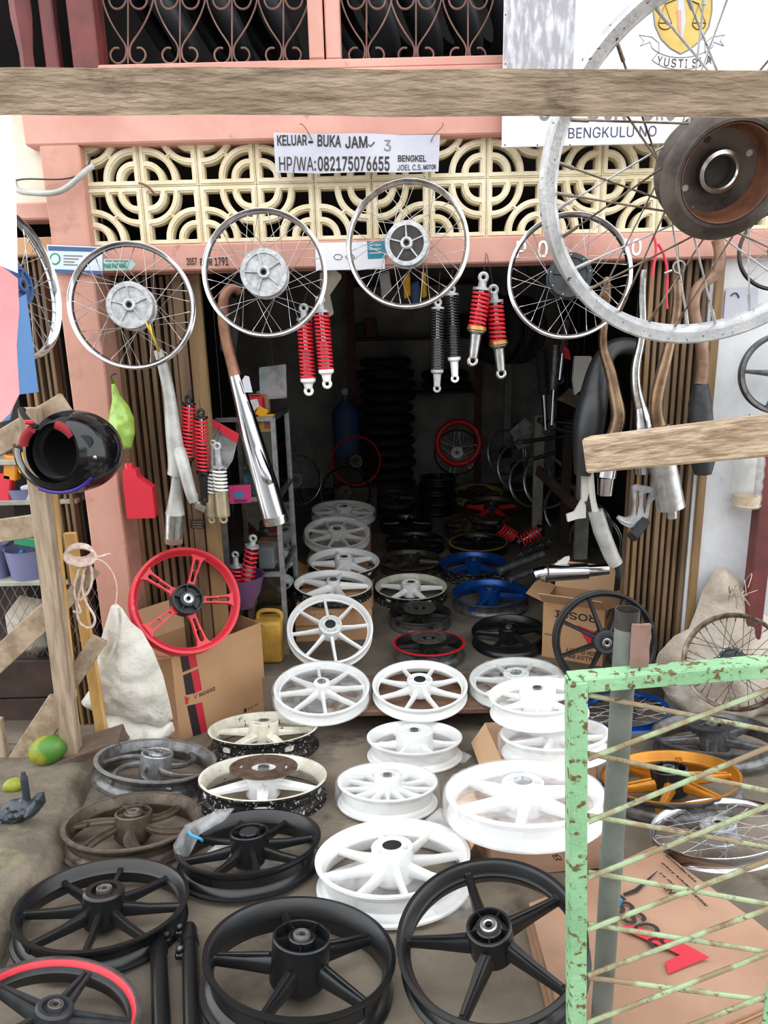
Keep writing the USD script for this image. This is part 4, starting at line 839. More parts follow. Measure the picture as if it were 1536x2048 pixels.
for cx_ in (1330, 1398):
    c = [(cx_ + 13 * math.cos(t), 46 + 13 * math.sin(t)) for t in np.linspace(0, math.pi, 12)]
    sg.add('scale_pan', signpoly(c, SY - .002), 'brass', False); sg.add('pan_rim', tube(np.array([at(u, v, SY - .003) for u, v in c + [c[0]]]), .0014, 6), 'ink')
    sg.add('pan_cord', tube(np.array([at(cx_ - 13, 46, SY - .003), at(cx_, 8, SY - .003), at(cx_ + 13, 46, SY - .003)]), .001, 5), 'ink')
sg.add('beam_scale', tube(np.array([at(1330, 8, SY - .003), at(1364, -6, SY - .003), at(1398, 8, SY - .003)]), .0016, 5), 'ink')
for off in (0, 24):
    sg.add('ribbon_line', tube(spline([at(1304, 96 + off, SY - .002), at(1335, 112 + off, SY - .002), at(1364, 115 + off, SY - .002), at(1395, 110 + off, SY - .002), at(1424, 95 + off, SY - .002)], 20), .0013, 5), 'ink_grey')
for s_, q in ((-1, 1304), (1, 1424)):
    sg.add('ribbon_end', tube(np.array([at(u, v, SY - .002) for u, v in ((q, 96), (q + s_ * 4, 84), (q + s_ * 24, 92), (q + s_ * 16, 82), (q + s_ * 26, 70), (q, 74), (q - s_ * 14, 86), (q - s_ * 14, 104), (q, 120))]), .0013, 5), 'ink_grey')
for k, ch in enumerate('YUSTISIA'):
    u = 1313 + k * 14.2; v = 121 + 7 * (1 - ((k - 3.5) / 3.5) ** 2); c0 = at(u, v + 8, SY - .001); tri_text(sg, ch, c0, (1, 0, -.12 * (1 - k / 3.5) ), None, (7 if ch == 'I' else 18) * pxm(u, v, SY) * .55, 15 * pxm(u, v, SY), 'ink', (0, -1, 0))
o = at(1136, 277, SY); p_ = at(1312, 275, SY); tri_text(sg, 'BENGKULU NO', o, (1, 0, 0), None, p_[0] - o[0], 19 * pxm(1200, 270, SY), 'ink_blue', (0, -1, 0))
o = at(1094, 278, SY); tri_text(sg, 'J', o, (1, 0, 0), None, 10 * pxm(1200, 270, SY), 19 * pxm(1200, 270, SY), 'ink_blue', (0, -1, 0))
o = at(1527, 272, SY); tri_text(sg, 'K', o, (1, 0, 0), None, 16 * pxm(1200, 270, SY), 19 * pxm(1200, 270, SY), 'ink_blue', (0, -1, 0))
for s_, u0, u1 in (('J', 1078, 1100), ('O', 1172, 1200), ('O', 1206, 1226), ('N', 1229, 1252), ('G', 1282, 1308), ('R', 1312, 1326), ('O', 1330, 1352), ('E', 1506, 1536)):
    o = at(u0, 240, SY); tri_text(sg, s_, o, (1, 0, 0), None, (u1 - u0) * pxm(u0, 240, SY), 40 * pxm(u0, 240, SY), 'ink_grey', (0, -1, 0), True)
for u, v in ((1011, 30), (1011, 128), (1010, 290), (1075, 290), (1140, 290)): sg.add('rivet', moved(trimesh.creation.icosphere(1, .003), trimesh.transformations.translation_matrix(at(u, v, SY))), 'wire')
ps = Thing('handwritten_sign', 'white handwritten sheet sign wired to the pink lintel', 'sign', at(550, 345, 2.815)); Y = 2.815
sh = [(547, 265), (640, 268), (720, 266), (800, 270), (880, 269), (877, 343), (800, 345), (720, 344), (640, 347), (551, 345)]
ps.add('sheet', plate(sh, Y, .003), 'paper', False)
px = pxm(700, 300, Y)
def hand(s, u0, v0, u1, v1, h, bold=False, mat='ink'):
    o, p_ = at(u0, v0, Y), at(u1, v1, Y); tri_text(ps, s, o, p_ - o, None, np.linalg.norm(p_ - o), h * px, mat, (0, -1, 0), bold)
hand('KELUAR', 555, 291, 614, 290, 18, True); hand('BUKA', 635, 292, 682, 294, 20, True); hand('JAM', 691, 296, 735, 295, 20, True); hand('3', 768, 302, 782, 302, 20, False, 'ink_grey')
ps.add('arrow_mark', tube(np.array([at(737, 289, Y - .001), at(741, 293, Y - .001), at(749, 284, Y - .001)]), .002, 5), 'ink'); ps.add('arrow_mark', tube(np.array([at(617, 284, Y - .001), at(626, 284, Y - .001)]), .004, 5), 'ink')
hand('HP/WA:', 559, 341, 632, 341, 25); hand('082175076655', 636, 341, 779, 341, 25, True); hand('BENGKEL', 796, 323, 852, 323, 11, True); hand('JOEL C.S.', 795, 341, 844, 340, 10); hand('MOTOR', 847, 339, 872, 338, 8, True)
ps.add('wire_tie', tube(spline([at(600, 248, Y + .02), at(610, 255, Y - .005), at(620, 272, Y - .006), at(624, 280, Y - .004)], 14), .0018, 6), 'rust'); ps.add('wire_tie', tube(spline([at(886, 246, Y + .02), at(876, 262, Y - .008), at(866, 274, Y - .006), at(862, 284, Y - .004)], 14), .0018, 6), 'rust')
Y = 2.83
n1 = Thing('number_plate', 'pale blue and navy printed plate nailed to the pink post', 'plate', at(98, 545, Y)); n1.add('sheet', plate([(93, 489), (204, 494), (206, 549), (100, 545)], Y, .002), 'plate', False)
n1.add('header_band', plate([(96, 492), (200, 496), (200, 504), (97, 501)], Y - .0008, .0006), 'blue_plate', False); n1.add('footer_band', plate([(101, 538), (206, 542), (206, 549), (101, 545)], Y - .0008, .0006), 'blue_plate', False)
n1.add('seal', plate([(110 + 11 * math.cos(t), 518 + 12 * math.sin(t)) for t in np.linspace(0, 6.28, 20)], Y - .0008, .0006), 'greenprint', False); n1.add('seal_middle', plate([(110 + 8 * math.cos(t), 518 + 9 * math.sin(t)) for t in np.linspace(0, 6.28, 20)], Y - .0014, .0006), 'plate', False)
for k in range(4): n1.add('print_line', plate([(127, 510 + k * 6), (165 - (k % 3) * 8, 511 + k * 6), (165 - (k % 3) * 8, 513.5 + k * 6), (127, 512.5 + k * 6)], Y - .0008, .0006), 'ink_grey', False)
n2 = Thing('tag_plate', 'small mint green plate with green print beside the blue plate', 'plate', at(210, 540, Y - .01)); n2.add('sheet', plate([(207, 518), (262, 519), (272, 528), (262, 540), (208, 541)], Y - .006, .002), 'mint_plate', False)
def onplate(T, s, u0, v0, u1, h, mat, Y): tri_text(T, s, at(u0, v0, Y), (1, 0, 0), None, (u1 - u0) * pxm(u0, v0, Y), h * pxm(u0, v0, Y), mat, (0, -1, 0), True)
onplate(n2, 'PAR PASANG', 209, 537, 254, 9, 'greenprint', Y - .006); n2.add('stripe', plate([(210, 520), (256, 521), (256, 524), (210, 523)], Y - .0068, .0006), 'ink_grey', False)
m2 = Thing('lintel_number', 'number handwritten in black on the lower pink lintel', 'writing', at(375, 530, FY - .03)); onplate(m2, '2057', 374, 530, 394, 13, 'ink', FY - .031); onplate(m2, 'BMR', 401, 531, 425, 13, 'ink', FY - .031); onplate(m2, '1791', 430, 531, 457, 15, 'ink', FY - .031)
m3_ = Thing('lintel_paint_mark', 'white painted letters on the lintel, behind the dark-hub wheel', 'writing', at(1030, 530, FY - .03))
for s_, u in (('P', 1032), ('0', 1075), ('7', 1238), ('0', 1262)): onplate(m3_, s_, u, 515 - (u - 1030) * .02, u + 20, 30, 'cloth_white', FY - .031)
tc = Thing('lintel_card', 'white card with teal label on the lintel, behind the dirty-hub wheel', 'card', at(640, 540, FY - .034)); tc.add('sheet', plate([(630, 486), (770, 482), (770, 538), (632, 541)], FY - .034, .002), 'signw', False); tc.add('label', plate([(734, 483), (772, 482), (772, 516), (736, 518)], FY - .0352, .001), 'teal', False, label='teal label')
for k in range(3): tc.add('print_line', plate([(738, 489 + k * 8), (762, 488 + k * 8), (762, 491 + k * 8), (738, 492 + k * 8)], FY - .0362, .0008), 'paper', False)
for u in (676, 700): tc.add('outline_mark', tube(np.array([at(u + 9 * math.cos(t), 514 + 6 * math.sin(t), FY - .035) for t in np.linspace(0, 6.28, 7)]), .0012, 5), 'ink')
# ---------------------------------------------------------------- shock absorbers
shock('red coil shock absorber hung at the doorway, left of its pair and lower', (607, 608), (618, 790), 2.86, 33, .17, .82, 15, low='white', wire=[(622, 560)])
shock('red coil shock absorber hung at the doorway, right of its pair and higher', (640, 592), (655, 776), 2.84, 33, .17, .80, 15, low='white', wire=[(640, 545)])
shock('black coil shock absorber with pale lower end, longer one of the black pair', (876, 598), (874, 784), 2.84, 27, .10, .76, 22, 'spring_black', low='cast', wire=[(880, 545)])
shock('black coil shock absorber with white lower eye, higher one of the black pair', (903, 572), (910, 764), 2.86, 28, .09, .74, 22, 'spring_black', low='white', wire=[(905, 540)])
shock('red spring shock with gold adjuster ring, upper left of the doorway pair', (968, 545), (944, 731), 2.82, 37, .18, .60, 9, ring='brass', body='exhaust_gold', low='steel', wire=[(972, 505)])
shock('red spring shock with gold adjuster ring, lower right of the doorway pair', (986, 570), (1003, 756), 2.87, 36, .18, .62, 9, ring='brass', body='exhaust_gold', low='steel', wire=[(974, 508)])
shock('red coil shock with black lower body against the slats, left one', (378, 790), (374, 962), 2.84, 28, .10, .72, 14, low='black', body='black', top='black', wire=[(384, 775)])
shock('red coil shock with black lower body against the slats, right one', (401, 818), (409, 1005), 2.84, 28, .09, .66, 14, low='black', body='black', top='black', wire=[(398, 800)])
shock('white spring shock with gold lower canister, left one by the display case', (426, 880), (424, 1046), 2.86, 25, .36, .64, 6, 'white', low='can_gold', body='can_gold', can=.9, wire=[(440, 850)])
shock('white spring shock with gold lower canister, right one by the display case', (434, 885), (448, 1046), 2.82, 30, .30, .60, 6, 'white', low='can_gold', body='can_gold', can=.9, wire=[(440, 852)])
shock('short red spring shock standing in the purple bowl, lower one', (470, 1103), (478, 1200), 3.16, 26, .30, .92, 7, wire=None)
shock('longer red spring shock with chrome rod standing in the purple bowl', (507, 1070), (490, 1196), 3.16, 29, .18, .80, 8, wire=None, low='chrome')
for k, (u0, v0, u1, v1) in enumerate(((998, 1050), (1030, 1078), (1040, 1085), (1078, 1062)) if False else ((995, 1052, 1032, 1076), (1036, 1086, 1082, 1060))):
    shock(('red spring coil shock lying on the shop floor, left', 'red spring coil shock lying on the shop floor, right')[k], (u0, v0), (u1, v1), 4.78 - .1 * k, 26, .05, .95, 6, wire=None, low='black', top='black')
# ---------------------------------------------------------------- exhausts and silencers
exhaust('exhaust wrapped in silver film with can-shaped muffler, hung below the first wheel', [
    ('header_pipe', 'can_grey', [(316, 700, 2.80, 9), (330, 748, 2.80, 11), (340, 800, 2.80, 12), (346, 860, 2.80, 15), (352, 905, 2.80, 17), (352, 950, 2.80, 17)]),
    ('side_pipe', 'can_grey', [(358, 900, 2.79, 13), (372, 950, 2.75, 12), (383, 990, 2.74, 11), (388, 1004, 2.74, 9)]),
    ('muffler_neck', 'can_grey', [(352, 950, 2.80, 8), (351, 990, 2.80, 12), (350, 1028, 2.80, 19)]), ('muffler', 'steel', [(350, 1028, 2.80, 19), (348, 1080, 2.80, 17)]), ('end_cap', 'rust_plate', [(348, 1076, 2.80, 17.6), (348, 1086, 2.80, 17)])])
exhaust('long chrome silencer with copper header pipe, leaning at the display case', [
    ('header_pipe', 'copper', [(478, 585, 2.92, 8), (468, 576, 2.9, 9), (452, 586, 2.88, 10), (446, 612, 2.87, 11), (448, 655, 2.86, 11), (458, 705, 2.85, 11), (470, 752, 2.84, 12)]),
    ('muffler', 'chrome', [(470, 752, 2.84, 13), (488, 815, 2.83, 17), (505, 880, 2.82, 21), (530, 965, 2.8, 24), (551, 1038, 2.78, 25)]), ('end_cap', 'chrome_old', [(549, 1030, 2.78, 25.6), (553, 1046, 2.78, 25.2)]),
    ('bracket_pipe', 'chrome', [(508, 880, 2.80, 10), (522, 925, 2.78, 11), (534, 955, 2.77, 12), (540, 968, 2.77, 8)])])
p = '/World/exhaust_pipe_001'; 
tb = Thing('exhaust_bracket', 'white drilled mounting bracket on the long chrome silencer', 'bracket', at(495, 790, 2.80)); tb.add('plate', plate([(484, 760), (490, 751), (498, 753), (505, 785), (490, 785)], 2.8, .004), 'paper', False); tb.add('clip', plate([(500, 800), (514, 798), (518, 812), (508, 822)], 2.8, .01), 'signmetal', False)
exhaust('gold tinted exhaust with tapering header and chrome tip, behind the plank', [
    ('header_pipe', 'exhaust_gold', [(1212, 600, 2.78, 7), (1209, 645, 2.78, 8), (1206, 690, 2.78, 9), (1219, 738, 2.77, 11), (1230, 790, 2.76, 12), (1236, 838, 2.75, 14), (1228, 868, 2.75, 14), (1222, 890, 2.75, 16)]),
    ('muffler', 'chrome', [(1222, 890, 2.75, 18), (1212, 955, 2.74, 19)]), ('end_cap', 'chrome', [(1212, 955, 2.74, 16), (1210, 990, 2.74, 14)]),
    ('mount_plate', 'exhaust_gold', [(1213, 555, 2.77, 7), (1212, 580, 2.77, 10), (1212, 602, 2.78, 10)])])
exhaust('big black expansion chamber exhaust with an arched pipe', [
    ('header_pipe', 'exhaust_black', [(1312, 745, 3.0, 15), (1290, 710, 2.98, 16), (1256, 692, 2.95, 17), (1222, 700, 2.92, 18), (1200, 735, 2.9, 22), (1188, 790, 2.88, 28)]),
    ('chamber', 'exhaust_black', [(1188, 790, 2.88, 28), (1178, 850, 2.86, 31), (1172, 895, 2.86, 26), (1164, 950, 2.86, 16)])])
exhaust('silver exhaust with a long twisted pipe opening into a cone', [
    ('header_pipe', 'chrome_old', [(1288, 540, 2.76, 7), (1284, 600, 2.76, 8), (1282, 680, 2.76, 8), (1272, 730, 2.76, 9), (1272, 775, 2.76, 10), (1280, 815, 2.76, 13)]),
    ('cone', 'chrome', [(1280, 815, 2.76, 13), (1285, 852, 2.76, 20), (1285, 895, 2.76, 21)]), ('muffler', 'chrome', [(1285, 895, 2.76, 22), (1290, 945, 2.76, 20)])])
exhaust('bronze exhaust ending in a large polished steel can', [
    ('header_pipe', 'exhaust_gold', [(1352, 560, 2.64, 8), (1352, 620, 2.64, 9), (1340, 685, 2.64, 10), (1326, 740, 2.64, 12), (1314, 790, 2.64, 13), (1312, 822, 2.64, 13), (1318, 852, 2.64, 14)]),
    ('muffler', 'steel', [(1318, 852, 2.64, 20), (1326, 930, 2.64, 26), (1342, 1016, 2.64, 27)]), ('end_cap', 'steel', [(1342, 1016, 2.64, 11), (1344, 1036, 2.64, 10)])])
exhaust('rusty hooked exhaust pipe with a dark canister by the white wall', [
    ('header_pipe', 'exhaust_rust', [(1432, 478, 2.8, 10), (1440, 520, 2.8, 11), (1428, 552, 2.8, 11), (1400, 570, 2.8, 11), (1388, 600, 2.8, 11), (1396, 660, 2.8, 11), (1406, 720, 2.8, 12), (1402, 768, 2.8, 12)]),
    ('muffler', 'hub_dark', [(1402, 768, 2.8, 14), (1400, 805, 2.8, 22), (1404, 880, 2.8, 24), (1406, 925, 2.8, 22), (1406, 948, 2.8, 16)])])
exhaust('short pale silencer hung on a bracket above the open carton', [
    ('muffler', 'can_grey', [(1191, 1022, 2.86, 15), (1202, 1060, 2.86, 16), (1222, 1110, 2.86, 15), (1232, 1128, 2.86, 14)]), ('end_cap', 'exhaust_black', [(1234, 1126, 2.86, 7), (1240, 1155, 2.86, 6)]), ('hanger_rod', 'bulb', [(1180, 935, 2.86, 6), (1183, 970, 2.86, 6), (1186, 1000, 2.86, 6), (1192, 1026, 2.86, 7)])])
tb = Thing('lever_bracket', 'cream cast lever bracket beside the short pale silencer', 'bracket', at(1165, 1000, 2.87)); tb.add('arm', plate([(1165, 940), (1176, 945), (1178, 985), (1172, 1010), (1172, 1036), (1155, 1038), (1136, 1044), (1134, 1030), (1150, 1024), (1164, 1000)], 2.87, .02), 'bulb', False); tb.add('clamp', plate([(1170, 1005), (1186, 998), (1192, 1012), (1178, 1020)], 2.86, .015), 'grime', False)
exhaust('polished chrome silencer lying across the open carton', [
    ('tip', 'chrome', [(1068, 1150, 3.02, 14), (1076, 1148, 3.02, 13), (1088, 1147, 3.02, 17)]), ('muffler', 'chrome', [(1088, 1147, 3.02, 17), (1176, 1142, 3.0, 16)]), ('end_cap', 'chrome', [(1176, 1142, 3.0, 12), (1216, 1138, 3.0, 11)]), ('strap', 'grime', [(1091, 1147, 3.02, 18.2), (1094, 1147, 3.02, 18.2)])])
tb = Thing('mount_bracket', 'pale triangular bracket with holes on top of the chrome silencer', 'bracket', at(1122, 1132, 3.02)); tb.add('plate', plate([(1106, 1131), (1130, 1114), (1139, 1112), (1140, 1118), (1133, 1130)], 3.02, .006).difference(plate([(1122, 1127), (1130, 1121), (1131, 1127)], 3.01, .03)) if False else plate([(1106, 1131), (1130, 1114), (1139, 1112), (1140, 1118), (1133, 1130)], 3.02, .006), 'bulb', False); tb.add('foot', plate([(1105, 1130), (1134, 1130), (1134, 1135), (1105, 1135)], 3.015, .02), 'brass', False)
# foot peg bracket hung right
fp = Thing('footpeg_bracket', 'cast aluminium foot peg bracket hung below the cone exhaust', 'bracket', at(1285, 970, 2.74)); Yf = 2.74
fp.add('frame', extr(Polygon([(0, 0)] + []) if False else Polygon([tuple(at(u, v, Yf)[[0, 2]]) for u, v in ((1262, 972), (1272, 968), (1300, 973), (1311, 982), (1308, 994), (1297, 1006), (1294, 1030), (1286, 1046), (1274, 1050), (1256, 1054), (1240, 1046), (1232, 1036), (1236, 1030), (1250, 1034), (1262, 1030), (1266, 1010))]).difference(unary_union([Polygon([tuple(at(u, v, Yf)[[0, 2]]) for u, v in q]) for q in (((1270, 980), (1275, 980), (1276, 1008), (1270, 1030), (1268, 1010)), ((1284, 985), (1298, 984), (1292, 1004), (1286, 1028), (1282, 1010)))])), .018).apply_transform(trimesh.transformations.rotation_matrix(math.pi / 2, [1, 0, 0])).apply_translation((0, Yf, 0)), 'cast', 30)
fp.add('peg', tube(spline([at(1290, 1040, Yf - .01), at(1276, 1060, Yf - .03), at(1264, 1074, Yf - .05)], 8), 11 * pxm(1280, 1040, Yf), 12), 'rubber'); fp.add('lever', tube(spline([at(1262, 1046, Yf - .01), at(1244, 1042, Yf - .015), at(1236, 1034, Yf - .015)], 8), .008, 10), 'cast'); fp.add('hook', tube(spline([at(1280, 972, Yf), at(1281, 955, Yf), at(1276, 935, Yf + .01)], 8), .004, 8), 'wire')
ORD = 'first second third fourth fifth sixth seventh eighth ninth tenth eleventh twelfth thirteenth'.split()
# ---------------------------------------------------------------- left: hanging sheets, stand, helmet
def wavy(px, Y, th, amp, seed):
    m = plate(px, Y, th)
    for _ in range(3): m = m.subdivide()
    m.vertices[:, 1] += (meshkit.fbm(np.stack([m.vertices[:, 0] * 14, m.vertices[:, 2] * 3, np.zeros(len(m.vertices))], 1), 2, seed) - .5) * amp; return m
s_ = Thing('banner', 'white and pink sheet banner hanging at the left edge', 'banner', at(0, 845, 1.0)); s_.add('upper_cloth', wavy([(-90, 200), (14, 200), (18, 236), (24, 300), (27, 420), (30, 545), (0, 532), (-90, 500)], 1.0, .003, .02, 1), 'cloth_white', 40)
s_.add('lower_cloth', wavy([(-90, 500), (0, 532), (30, 556), (33, 620), (29, 690), (33, 745), (36, 790), (18, 828), (0, 845), (-90, 870)], 1.0, .003, .02, 1), 'cloth_pink', 40)
single('blue_sheet', wavy([(-60, 690), (30, 600), (52, 588), (62, 660), (78, 784), (32, 790), (18, 840), (-60, 860)], 1.7, .003, .02, 5), M['cloth_blue'], 'blue plastic sheet hanging behind the pink banner', 'sheet', 40)
B = onfloor(143, 1548); B[2] = floor_z(B[0], B[1]) + .0; zt = at(48, 815, B[1])[2]
st = Thing('wooden_stand', 'weathered timber stand with crossed braces at the soil bank', 'stand', B)
def brd(u0, v0, u1, v1, Y, w, th=.022, mat='wood_d', nm='brace', Y1=None, T_=st):
    a, b = at(u0, v0, Y), at(u1, v1, Y1 or Y); m, T = bar_between(a, b, w * pxm((u0 + u1) / 2, (v0 + v1) / 2, Y), th); T_.add(nm, moved(m, T), mat)
def vpost(u, v0, v1, Y, w, d, mat='wood_v', nm='post', T_=st):
    x = at(u, (v0 + v1) / 2, Y)[0]; z0, z1 = at(u, v1, Y)[2], at(u, v0, Y)[2]; m = rbox(w, d, z1 - z0, .004); m.apply_translation((x, Y + d / 2, (z0 + z1) / 2)); T_.add(nm, m, mat)
Yp = B[1]
A_, B_ = at(60, 815, Yp), np.array([at(143, 1500, Yp)[0], Yp, B[2] + .01]); m, T = bar_between(A_, B_, .062, .05, up=(1, 0, 0)); st.add('post', moved(m, T), 'wood_v')
brd(-60, 1372, 102, 1222, Yp + .03, 46); brd(92, 1250, 190, 1138, Yp + .05, 26, Y1=Yp + .12)
brd(-60, 1680, 122, 1402, Yp + .03, 50); brd(118, 1400, 200, 1276, Yp + .05, 32, Y1=Yp + .10)
brd(-60, 922, 134, 806, Yp + .03, 44); brd(-60, 1070, 92, 1048, Yp + .06, 46)
m, T = bar_between(at(102, 960, Yp + .06), at(146, 1396, Yp + .06), .024, .03, up=(1, 0, 0)); st.add('batten', moved(m, T), 'bamboo')
vpost(-2, 1440, 1570, Yp + .02, .05, .03)
m, T = bar_between(at(140, 1065, Yp + .16), at(205, 1470, Yp + .16), .045, .022, up=(1, 0, 0)); single('wood_batten', m, M['bamboo'], 'yellow wooden batten leaning behind the coiled rope', 'batten', 30, T)
# helmet lying on its side on the stand, open face towards the viewer
Yh = Yp - .14; hc = at(152, 902, Yh); r = 88 * pxm(150, 900, Yh)
hm = Thing('helmet', 'glossy black motorcycle helmet with red padding hung on the stand', 'helmet', hc)
sph = lambda R, s=4: m3.Manifold.sphere(R, 96)
shell = sph(r).scale((1.0, 1.05, .92)) - sph(r * .88).scale((1.0, 1.05, .92))
cut = m3.Manifold.cylinder(r * 3, r * .66, r * .80, 64).rotate((90, 0, 0)).translate((-r * .22, -r * .1, r * .10))
cut2 = m3.Manifold.cube((r * 1.2, r * 3, r * .5), True).translate((-r * .45, -r * 1.55, r * .75))
shell = shell - cut - cut2
tm = lambda mf: trimesh.Trimesh(mf.to_mesh().vert_properties[:, :3], mf.to_mesh().tri_verts)
def tr(m, d=(0, 0, 0)): m = m.copy(); m.apply_translation(hc + np.asarray(d)); return m
hm.add('shell', tr(tm(shell)), 'helmet', 40)
pad = sph(r * .875).scale((1.0, 1.05, .92)) - sph(r * .70).scale((1.0, 1.05, .92)) - m3.Manifold.cylinder(r * 3, r * .58, r * .68, 48).rotate((90, 0, 0)).translate((-r * .22, -r * .1, r * .10))
hm.add('padding', tr(tm(pad)), 'pad', 40, label='black padding round the opening')
for a0, a1, rr in ((.55, 1.25, .60), (2.2, 2.9, .60)):
    t_ = np.linspace(a0, a1, 14); pts = np.stack([-r * .22 + r * rr * np.cos(t_), np.full(14, -r * .70), r * .10 + r * rr * np.sin(t_)], 1); hm.add('cheek_pad', tr(tube(pts, r * .10, 10)), 'pad_red', 40, label='red cheek padding')
t_ = np.linspace(2.95, 6.1, 30); vis = []
V = []; fc = []
for i, a in enumerate(t_):
    for k, (q, y) in enumerate(((.66, -.80), (.82, -.72), (.98, -.50), (1.03, -.30))):
        V.append((-r * .16 + r * q * math.cos(a), r * y, r * .06 + r * q * .95 * math.sin(a)))
for i in range(len(t_) - 1):
    for k in range(3):
        a = i * 4 + k; fc += [(a, a + 1, a + 5), (a, a + 5, a + 4)]
vm = trimesh.Trimesh(np.array(V), np.array(fc)); th_ = vm.copy(); th_.vertices += vm.vertex_normals * .003; th_.invert()
hm.add('visor', tr(cat(vm, th_)), 'helmet', 60, label='dark visor pushed down'); 
t2 = np.linspace(4.2, 5.6, 16); hm.add('visor_strip', tr(tube(np.stack([-r * .16 + r * .93 * np.cos(t2), np.full(16, -r * .66), r * .06 + r * .88 * np.sin(t2)], 1), r * .045, 6)), 'purple', 40, label='purple foil strip on the visor')
hm.add('visor_pivot', tr(trimesh.creation.cylinder(r * .16, r * .12, sections=28).apply_transform(trimesh.transformations.rotation_matrix(math.pi / 2, [1, 0, 0])), (r * .55, -r * .72, r * .28)), 'exhaust_black'); hm.add('vent', tr(trimesh.creation.icosphere(2, r * .05), (r * .72, -r * .72, -r * .05)), 'steel')
hm.add('strap', tr(tube(spline([(-r * .5, -r * .6, r * .62), (-r * .75, -r * .5, r * .8), (-r * .95, -r * .3, r * .98), (-r * 1.0, -r * .1, r * .95)], 14), r * .06, 6)), 'pad'); hm.add('buckle', tr(rbox(r * .2, r * .06, r * .1).apply_translation((-r * .62, -r * .68, r * .74))), 'red_deep', label='red strap buckle')
# rope
rp_ = Thing('rope', 'coil of white rope knotted round the yellow batten', 'rope', at(170, 1100, Yp + .1)); Yr = Yp + .10
for k in range(5):
    c = [(160 + (24 + 2 * k) * math.cos(t), 1108 + (14 + k) * math.sin(t) + k * 3 - 6) for t in np.linspace(0, 6.28, 15)]
    rp_.add('coil', tube(spline([at(u, v, Yr - .012 * math.sin(i * .45) - .006 * k) for i, (u, v) in enumerate(c)], 50), .0052, 8), 'rope')
for c in ([(172, 1130), (164, 1170), (178, 1215), (190, 1240), (180, 1256), (164, 1250), (154, 1225), (158, 1190), (168, 1150)], [(160, 1128), (150, 1165), (152, 1200), (160, 1225), (146, 1222)], [(186, 1118), (205, 1112), (220, 1108)], [(176, 1120), (184, 1160), (172, 1190), (160, 1200)]):
    rp_.add('strand', tube(spline([at(u, v, Yr - .02) for u, v in c], 40), .0052, 8), 'rope')
single('thin_wire', tube(spline([at(u, v, 2.42) for u, v in ((176, 1132), (200, 1120), (222, 1140), (234, 1180), (230, 1212))], 30), .0022, 6), M['rope'], 'thin pale wire looping from the rope down to the white sack', 'wire')
# sacks
wy = onfloor(360, 1482)[1] - .03
sk = Thing('sack', 'white woven sack with faded green print slumped by the pink post', 'sack', onfloor(250, 1475)); sk.add('body', inflate([(222, 1212), (232, 1206), (244, 1216), (262, 1244), (284, 1262), (306, 1300), (326, 1350), (338, 1398), (346, 1436), (330, 1456), (310, 1452), (278, 1444), (236, 1432), (196, 1424), (168, 1412), (162, 1404), (184, 1372), (192, 1330), (204, 1270)], wy - .07, .075, 40, .02, 16, 3, back=.3), 'sack', 50)
sk.add('lower_fold', inflate([(210, 1424), (262, 1434), (320, 1448), (344, 1440), (350, 1462), (330, 1484), (300, 1490), (240, 1484), (212, 1470)], wy - .06, .08, 30, .02, 20, 6, back=.3), 'sack', 50)
for q in ([(222, 1330), (232, 1328), (230, 1378), (222, 1380)], [(246, 1388), (258, 1386), (254, 1428), (246, 1426)]): pass
sk.add('neck_fold', tube(spline([at(u, v, wy - .13) for u, v in ((238, 1216), (240, 1250), (226, 1300), (206, 1350))], 20), .006, 8), 'sack')
os_ = Thing('old_sack', 'old brown grey sack slumped against the white wall', 'sack', onfloor(1420, 1440)); os_.add('body', inflate([(1438, 1146), (1460, 1140), (1484, 1160), (1530, 1230), (1580, 1260), (1580, 1420), (1480, 1440), (1400, 1452), (1340, 1400), (1308, 1350), (1318, 1312), (1352, 1276), (1382, 1262), (1396, 1230), (1412, 1186)], 2.84, .10, 40, .03, 12, 9, lean=.05, back=.12), 'sack_old', 50)
for k in range(14):
    rng = random.Random(k + 70); u0, v0 = 1462 + rng.uniform(-8, 30), 1165 + rng.uniform(0, 60); os_.add('loose_thread', tube(spline([at(u0, v0, 2.72), at(u0 + rng.uniform(4, 16), v0 - rng.uniform(-6, 12), 2.56), at(u0 + rng.uniform(6, 26), v0 + rng.uniform(-6, 18), 2.56)], 8), .0018, 5), 'sack_old')
# green bag, red bottle, padlock, plate
gb = Thing('plastic_bag', 'green plastic bag hung beside the pink post', 'bag', at(245, 760, 2.78)); gb.add('bag', inflate([(222, 756), (228, 760), (240, 790), (258, 812), (268, 836), (270, 868), (262, 898), (248, 900), (234, 880), (220, 862), (216, 840), (224, 800)], 2.80, .05, 34, .012, 30, 4), 'bag_green', 60); gb.add('knot', tube(spline([at(222, 758, 2.79), at(224, 750, 2.79), at(232, 748, 2.80)], 8), .004, 6), 'wire')
x0, x1 = at(248, 985, 2.78)[0], at(305, 985, 2.78)[0]; za, zb_ = at(276, 1037, 2.78)[2], at(276, 962, 2.78)[2]; zc = at(276, 938, 2.78)[2]
prof = Polygon([(x0, za), (x1, za), (x1, zb_ - .03), (x0 + (x1 - x0) * .52, zb_ + .016), (x0 + (x1 - x0) * .48, zc), (x0 + .005, zc), (x0, zb_)]).buffer(-.006).buffer(.006)
bt = Thing('oil_bottle', 'red plastic oil bottle with slanted shoulder hung on the slats', 'bottle', (x0, 2.8, za)); m = extr(prof, .05); m.apply_transform(trimesh.transformations.rotation_matrix(math.pi / 2, [1, 0, 0])); m.apply_translation((0, 2.83, 0)); bt.add('body', m, 'bottle_red', 50)
